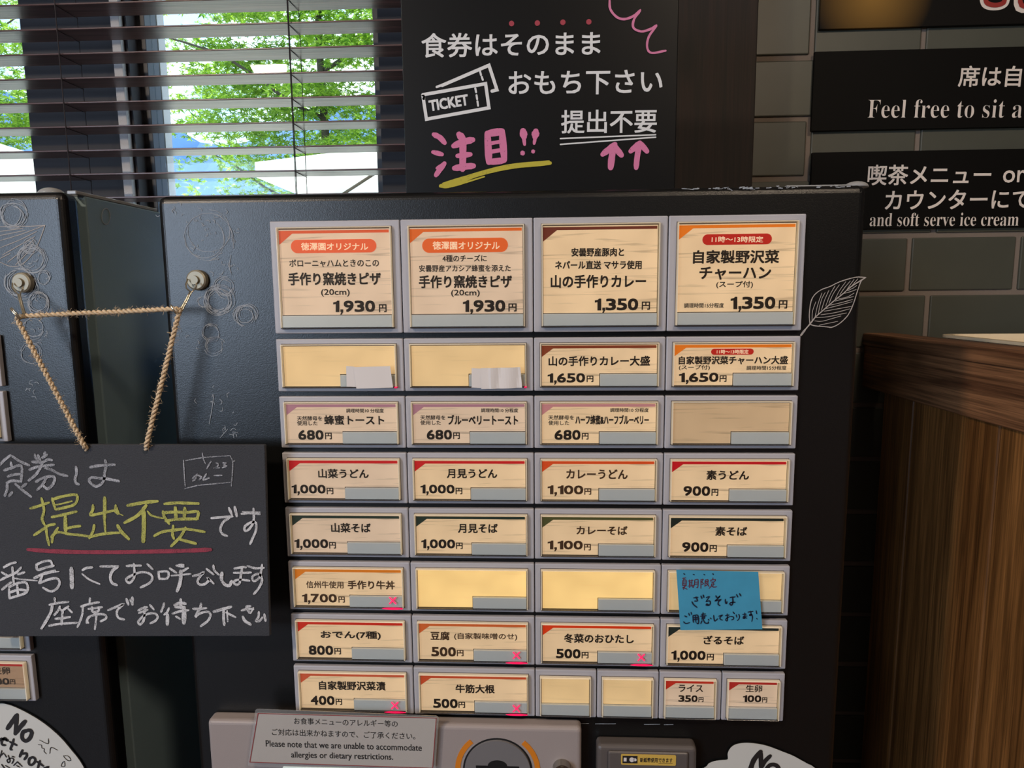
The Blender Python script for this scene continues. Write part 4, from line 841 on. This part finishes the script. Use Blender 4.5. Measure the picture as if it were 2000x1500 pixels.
# ---- left machine
DZ = .0065
xr_ = atY(127, 390, .02)[0]
xr_ = atY(128, 420, .008)[0]; LW = XR - XL
ML = machine_body(xr_ - LW, xr_, TOP + DZ, 'black ticket vending machine at the far left, mostly outside the view', True)
XO = atY(67, 1330, 0)[0] - PW
for row, half, cm, band in ((1, 0, 'blank', None), (2, 0, 'card', PU), (3, 0, 'card', RD), (4, 0, 'card', GN), (5, 0, 'blank', None), (6, 0, 'card', GN), (7, 1, 'card', (172, 42, 40))):
    X0 = XO + (3.5 if half else 3) * G; pl, e = menu_button(ML, X0, X0 + (G / 2 if half else G), row_top[row] + DZ, row_h[row], 'half' if half else 'small', card_mat('unlit_card', (200, 165, 140), .12) if cm == 'card' else card_mat('unlit_blank', (150, 140, 140), .05), band, None)
    if row == 7:
        bm = B(); text(bm, '生卵', -14, 1310, 19, 1310, 14.5, TXT, .022); text(bm, '100', -19, 1331, 18, 1331, 13, TXT, .045); text(bm, '円', 19.5, 1331.5, 29.5, 1332, 9.5, TXT, .02); fin('lettering', bm, M['ink'], pl)
bm = B()
for x, y, r_, n in ((28, 420, 26, 10), (60, 505, 26, 12), (40, 553, 28, 10), (75, 590, 22, 10), (68, 640, 20, 4), (58, 690, 20, 4), (85, 540, 12, 4), (60, 480, 14, 5)): ring_scribble(bm, x, y, r_, n, YD, .9)
specks(bm, [(60, 760), (75, 660), (88, 830), (60, 500), (75, 580)], 26, YD, 10, .9)
fin('chalk_marks', bm, M['scr'], ML, kind='stuff')
bm = B(); strokes(bm, 1, 0, 0, '0,443 30,442 60,442 88,440;88,440 75,475 60,500 40,518 20,520 0,512;0,470 40,458 88,440;0,460 50,450;0,452 45,446;0,484 40,468 72,452;5,498 40,478 68,462;15,512 45,488 66,468;30,518 52,495 66,474;0,505 20,495', 1.2, YD); fin('leaf_drawing', bm, M['leafline'], ML, label='white line drawing of half a leaf')
p = atY(100, 368, .03); bumper(ML, p[0], .03, TOP + DZ, .0135, .0075)
a = atY(122, 372, .03); bm = B(); rbox(bm, xr_ - .012, xr_ - .0012, .03, .19, TOP + DZ, TOP + DZ + .0042, .0008, 1); fin('edge_strip', bm, M['bumper'], ML)
# round chalk ring on the cabinet side
bm = B(); XS = xr_ - .001 + .0004
for rr_ in (1.0, .96):
    q = [atX(207 + 8.5 * rr_ * math.cos(t), 423 + 16 * rr_ * math.sin(t), XS) for t in [k * math.pi / 12 for k in range(25)]]
    tube(bm, q, .0004, 4)
fin('ring_mark', bm, M['scr'], ML)

# ================================================================== CHALKBOARD, TWINE, HOOKS
YH = -.030
cb = root('hanging_chalkboard', (atY(225, 870, YH)[0], YH, atY(225, 1245, YH)[2]), 'black chalkboard with white and yellow handwriting, hung on jute twine', 'chalkboard')
c0 = atY(517, 869, YH); c1 = atY(527, 1243, YH); c2 = atY(-80, 869, YH); zl = atY(20, 868, YH)[2]
# outline follows the photographed board, slightly tilted
bm = B(); P = [(c2[0], atY(0, 1244, YH)[2]), (c1[0], c1[2]), (c0[0], c0[2]), (c2[0], zl)]
h1x = atY(168, 882, YH); h2x = atY(283, 882, YH)
prism(bm, P, YH, YH + .005); bmesh.ops.bevel(bm, geom=[e for e in bm.edges], offset=.0007, segments=1, affect='EDGES')
for hh in (h1x, h2x): cyl(bm, (hh[0], hh[2]), .0026, YH - .0002, YH + .0001, 14, 1)
fin('board', bm, [M['chalkboard'], M['dark']], cb)
YV = YH - .0004
bm = B(); Z = 8.333
strokes(bm, Z, 0, 870, '0,320 60,250 170,160;200,175 330,260 480,325;180,275 185,330;70,405 180,370 350,335 345,590;130,505 200,480 320,465;110,610 200,575 330,585;120,620 115,720 80,820;150,825 200,760;250,625 360,720 510,835;350,685 430,625;570,150 590,210 660,260;620,160 660,260;770,150 690,200;740,110 720,150;530,265 600,270 690,275 780,230 850,240;480,395 600,350 740,330 880,315;690,300 650,380 580,480 470,570;740,365 850,400 960,460 1100,495;590,590 680,540 800,505 890,520 870,620 780,705 700,650;760,530 690,640 610,725;1240,350 1250,450 1225,540 1240,610 1290,635;1470,355 1600,330 1870,310;1715,240 1730,320 1710,430 1695,550 1650,630 1560,665 1490,620 1450,565 1500,520 1600,530 1750,545 1940,580', 44, YV)
fin('faint_chalk_writing', bm, M['cf'], cb); bm = B()
strokes(bm, 7.5, 280, 880, '590,140 600,350 615,520;620,145 900,100 1270,75;1270,75 1310,160 1305,330 1290,520;605,560 800,510 1000,490 1280,465;865,35 880,120 910,190;w24:990,160 930,265;w20:1070,180 1100,200 1080,240 1040,255 1120,250;w20:1160,180 1210,185 1180,215 1220,225 1160,250;w24:720,410 780,360 850,385 820,430;w24:790,345 760,420 725,445;w24:925,340 880,425 970,400;w24:1040,365 1150,362;1310,160 1340,150', 17, YV)
fin('chalk_ticket_drawing', bm, M['cf'], cb)
bm = B()
strokes(bm, 7.5, 280, 880, '1000,990 1150,975 1310,965;1260,985 1170,1050 1130,1150 1160,1220 1230,1250;w42:1255,840 1300,940;w42:1340,825 1370,960;1440,925 1580,915 1710,930;w18:1450,895 1710,900;1615,850 1620,1000 1600,1080 1540,1160 1490,1170 1490,1110 1580,1050 1650,1060 1650,1170 1600,1290 1565,1370', 36, YV); fin('white_chalk_writing', bm, M['cw'], cb); bm = B()
strokes(bm, 7.692, 0, 1080, '60,215 150,165 240,140;190,215 200,340 210,460;320,215 250,290 120,350 0,410;30,290 120,340;370,290 270,320;170,440 90,500 35,550;w24:230,380 330,395 560,415;140,540 145,680;140,510 280,450 400,450 400,590 145,680;160,590 280,550 400,560;260,470 275,630;550,170 570,250 700,215 810,190;550,175 650,130 760,120 790,190;w45:520,375 650,315 830,265;w20:600,340 750,300 890,275;640,340 590,450;600,450 740,395 860,380 900,450 850,540 760,575 650,520;w62:1075,225 1080,350 1085,520;1245,255 1300,225 1390,215;w30:1240,315 1350,400 1500,465;1510,200 1650,200 1780,200;w42:1780,200 1690,270 1660,370 1690,450 1760,480', 37, YV)
strokes(bm, 7.143, 240, 1080, '55,180 150,175 260,175;155,150 165,270 160,340 110,410 60,400 60,350 180,290 280,265 380,290 415,350 370,420 250,480;345,155 420,225;500,260 510,360;500,260 630,260 625,350 510,360;750,175 850,190;780,165 850,165;660,215 750,275;915,205 820,260;w26:680,315 800,305 950,290;w50:810,250 810,350 790,450 760,530;980,320 1060,300 1130,270 1070,340 1045,400 1080,440 1150,430 1200,380 1190,350 1270,425;1170,220 1270,300;1265,170 1280,240 1340,300;w46:1385,275 1380,370 1430,440 1490,450 1520,390;1560,215 1680,195 1720,200;1550,275 1700,275 1790,270;1670,190 1650,300 1630,420 1580,440 1550,400 1620,370 1770,385;1740,180 1850,210 1970,205;1945,160 1930,260 1900,350 1830,390 1810,330 1880,290 1930,320 1940,400 1890,500 1830,570', 33, YV); fin('white_chalk_writing', bm, M['cw'], cb); bm = B()
strokes(bm, 8.333, 60, 1160, '395,65 400,130;310,175 450,145 620,125;w46:360,180 330,300 260,430 180,560;480,200 450,270 390,340;470,230 530,290;620,200 560,240 520,270;610,240 670,300;520,270 510,390 500,500;400,405 520,395 640,375;300,520 450,490 750,470;965,70 960,150;820,205 950,165 1110,135;850,210 840,330 800,450 760,540;940,245 1050,230 1160,215;1000,210 1010,290 1100,280 1110,215;1040,290 1040,340;910,470 930,400 980,360 1100,330 1210,340 1225,400 1140,445;910,440 935,470;1070,340 1060,450 1045,575;1260,265 1380,215 1510,165 1430,240 1400,310 1430,390 1520,415;w50:1560,85 1590,170;w48:1655,60 1655,170;1620,90 1650,160', 38, YV)
strokes(bm, 7.407, 260, 1160, '75,240 140,205 200,190;85,275 210,230;165,190 165,290 150,390 100,440 75,400 150,320 250,280 330,290 355,340 320,390 250,425;245,160 300,225;450,135 430,200 405,260;520,205 490,270 450,300;w48:500,300 495,440;w44:600,160 680,130 760,140;w46:690,80 690,200;w40:610,190 750,190;570,285 680,250 800,235;w66:740,220 735,420;620,325 680,360;865,215 960,215 1060,205;w42:985,140 970,210 930,280 910,330;900,320 1000,270 1090,260 1120,310 1080,390 980,465;w44:1170,255 1280,225 1420,185;w40:1310,230 1310,350 1320,450;w24:1360,240 1370,400;1350,270 1480,335;1570,240 1660,215 1740,220;1640,180 1700,175;w40:1640,190 1680,270;w24:1740,200 1700,280;w44:1590,330 1620,390 1700,440;1820,260 1815,330 1780,390 1830,390 1870,340;w38:1900,295 1915,385', 34, YV)
fin('white_chalk_writing', bm, M['cw'], cb)
bm = B()
strokes(bm, Z, 50, 960, '80,275 200,240 380,180;260,110 285,200 300,300 290,370 270,450 310,540;140,710 290,610 380,550 480,530;330,560 350,720 385,870;435,110 450,170 490,290;440,130 600,80 830,55 810,200 640,260 500,290;w26:480,220 600,195 760,155;430,415 600,380 830,325;w58:650,400 650,520 655,650;670,600 780,575 890,560;430,830 450,720 530,590;420,740 520,660 700,690 900,710 1040,730;w56:1290,100 1290,300 1285,450;w40:1285,450 1300,650;1100,220 1095,300 1060,380 1200,360 1430,310;1470,225 1460,310 1500,360;w16:1500,350 1590,390;1470,240 1510,350;1120,545 1100,640 1040,760;1040,745 1200,700 1400,675 1530,670;w56:1500,550 1560,650 1680,770', 44, YV)
strokes(bm, 3.571, 0, 850, '890,490 1000,470 1100,460;1020,490 960,560 870,610;w30:1003,530 1005,620 1000,740;w14:1030,530 1060,560 1140,580', 23, YV)
strokes(bm, 7.5, 280, 880, '310,780 500,765 810,775;290,890 310,970 380,1070;290,910 450,900 640,905 800,895 790,1000;330,1030 500,1005 700,1000 800,1000;w56:470,830 480,1000;w54:610,840 600,1000;160,1250 280,1190 450,1165 640,1150 900,1190;440,1100 430,1230 450,1290;620,1130 560,1240 480,1330 410,1400;540,1300 650,1330 770,1360', 42, YV)
fin('yellow_chalk_writing', bm, M['cy'], cb)
bm = B(); strokes(bm, 3.571, 0, 850, '195,797 400,810 700,815 1000,812 1300,805 1470,797', 28, YV - .0001); fin('red_chalk_underline', bm, M['cr'], cb)

# twine: two-ply, running over both hooks
YTW = YH - .004
def twine_path(pts, n):
    pts = [Vector(p) for p in pts]; L = [0]
    for a_, b_ in zip(pts[:-1], pts[1:]): L.append(L[-1] + (b_ - a_).length)
    out = []
    for i in range(n):
        s = L[-1] * i / (n - 1); k = max(j for j in range(len(L)) if L[j] <= s + 1e-9); k = min(k, len(pts) - 2); t = (s - L[k]) / (L[k + 1] - L[k]); out.append(pts[k].lerp(pts[k + 1], t))
    return out, L[-1]
hkL = atY(40, 620, -.026); hkR = atY(350, 604, -.026)
path = [(h1x[0], YH + .003, h1x[2] + .0005), tuple(atY(164, 870, YTW)), tuple(atY(36, 628, -.026)), tuple(atY(34, 619, -.027)), tuple(atY(52, 617, -.024)), tuple(atY(170, 611, -.020)), tuple(atY(230, 609, -.020)), tuple(atY(338, 603, -.024)), tuple(atY(352, 604, -.027)), tuple(atY(349, 612, -.026)), tuple(atY(286, 868, YTW)), (h2x[0], YH + .003, h2x[2] + .0005)]
tr_ = root('jute_twine', (atY(190, 610, -.02)[0], -.02, atY(190, 880, -.02)[2]), 'frayed brown jute twine looped over two hooks, carrying the chalkboard', 'twine')
pth, LL = twine_path(path, 620)
for ph_ in (0, math.pi):
    bm = B(); q = []
    for i, p in enumerate(pth):
        d = (pth[min(i + 1, 619)] - pth[max(i - 1, 0)]).normalized(); u = d.cross(Vector((0, 1, 0))).normalized(); w = d.cross(u); a_ = 2 * math.pi * (i / 620 * LL / .011) + ph_
        q.append(p + (u * math.cos(a_) + w * math.sin(a_)) * .00125)
    tube(bm, q, [.0016 * random.uniform(.85, 1.12) for _ in q], 6); fin('strand', bm, M['twine'], tr_)
bm = B()
for i in range(900):
    k = random.randrange(620); p = pth[k]
    if k < 12 or k > 608: continue
    d = Vector((random.gauss(0, 1), random.gauss(0, .6), random.gauss(0, 1))).normalized(); l = random.uniform(.002, .0075); c_ = Vector((random.gauss(0, 1), random.gauss(0, 1), random.gauss(0, 1))) * .0012
    tube(bm, [p, p + d * l * .5 + c_, p + d * l], .00016, 3, cap=False)
fin('loose_fibres', bm, M['twine'], tr_, kind='stuff')
# magnetic hooks
def hook(px_, py_, joints, tip, yf, label):
    c_ = atY(px_, py_, yf - .006); r = root('magnetic_hook', (c_[0], yf, c_[2]), label, 'hook')
    bm = B(); cyl(bm, (c_[0], c_[2]), .0108, yf - .005, yf, 40, 0, .0112); cyl(bm, (c_[0], c_[2]), .0092, yf - .0062, yf - .005, 40, 0, .0108); fin('magnet_cup', bm, M['metal'], r)
    bm = B(); cyl(bm, (c_[0] - .0008, c_[2]), .0046, yf - .0088, yf - .006, 28, 0, .005); fin('pivot', bm, M['metal'], r)
    bm = B()
    for jn in joints: tube(bm, [tuple(atY(x, y, yy)) for x, y, yy in jn], .0009, 8)
    fin('wire_hook', bm, M['wire'], r)
YFD = .0062
hook(382, 547, [[(367, 545, -.004), (363, 555, -.007), (364, 563, -.010), (371, 569, -.014), (367, 578, -.017), (355, 600, -.022), (349, 609, -.026), (342, 610, -.031), (337, 603, -.033), (333, 596, -.033)], [(384, 553, -.004), (383, 561, -.008), (377, 568, -.012), (373, 572, -.014), (369, 581, -.017), (358, 602, -.022), (352, 611, -.026), (344, 612, -.031), (339, 605, -.033), (334, 596, -.033)]], None, YFD, 'round nickel magnetic hook on the centre machine, right end of twine')
hook(40, 552, [[(24, 553, -.004), (24, 562, -.007), (30, 570, -.010), (35, 574, -.014), (39, 590, -.018), (45, 612, -.024), (42, 621, -.028), (36, 622, -.031), (30, 615, -.033), (20, 603, -.033)], [(45, 560, -.004), (44, 566, -.008), (40, 572, -.012), (39, 576, -.014), (43, 592, -.018), (49, 612, -.024), (46, 621, -.028), (38, 620, -.031), (32, 612, -.033), (22, 601, -.033)]], None, YFD, 'round nickel magnetic hook on the far left machine, left end of twine')
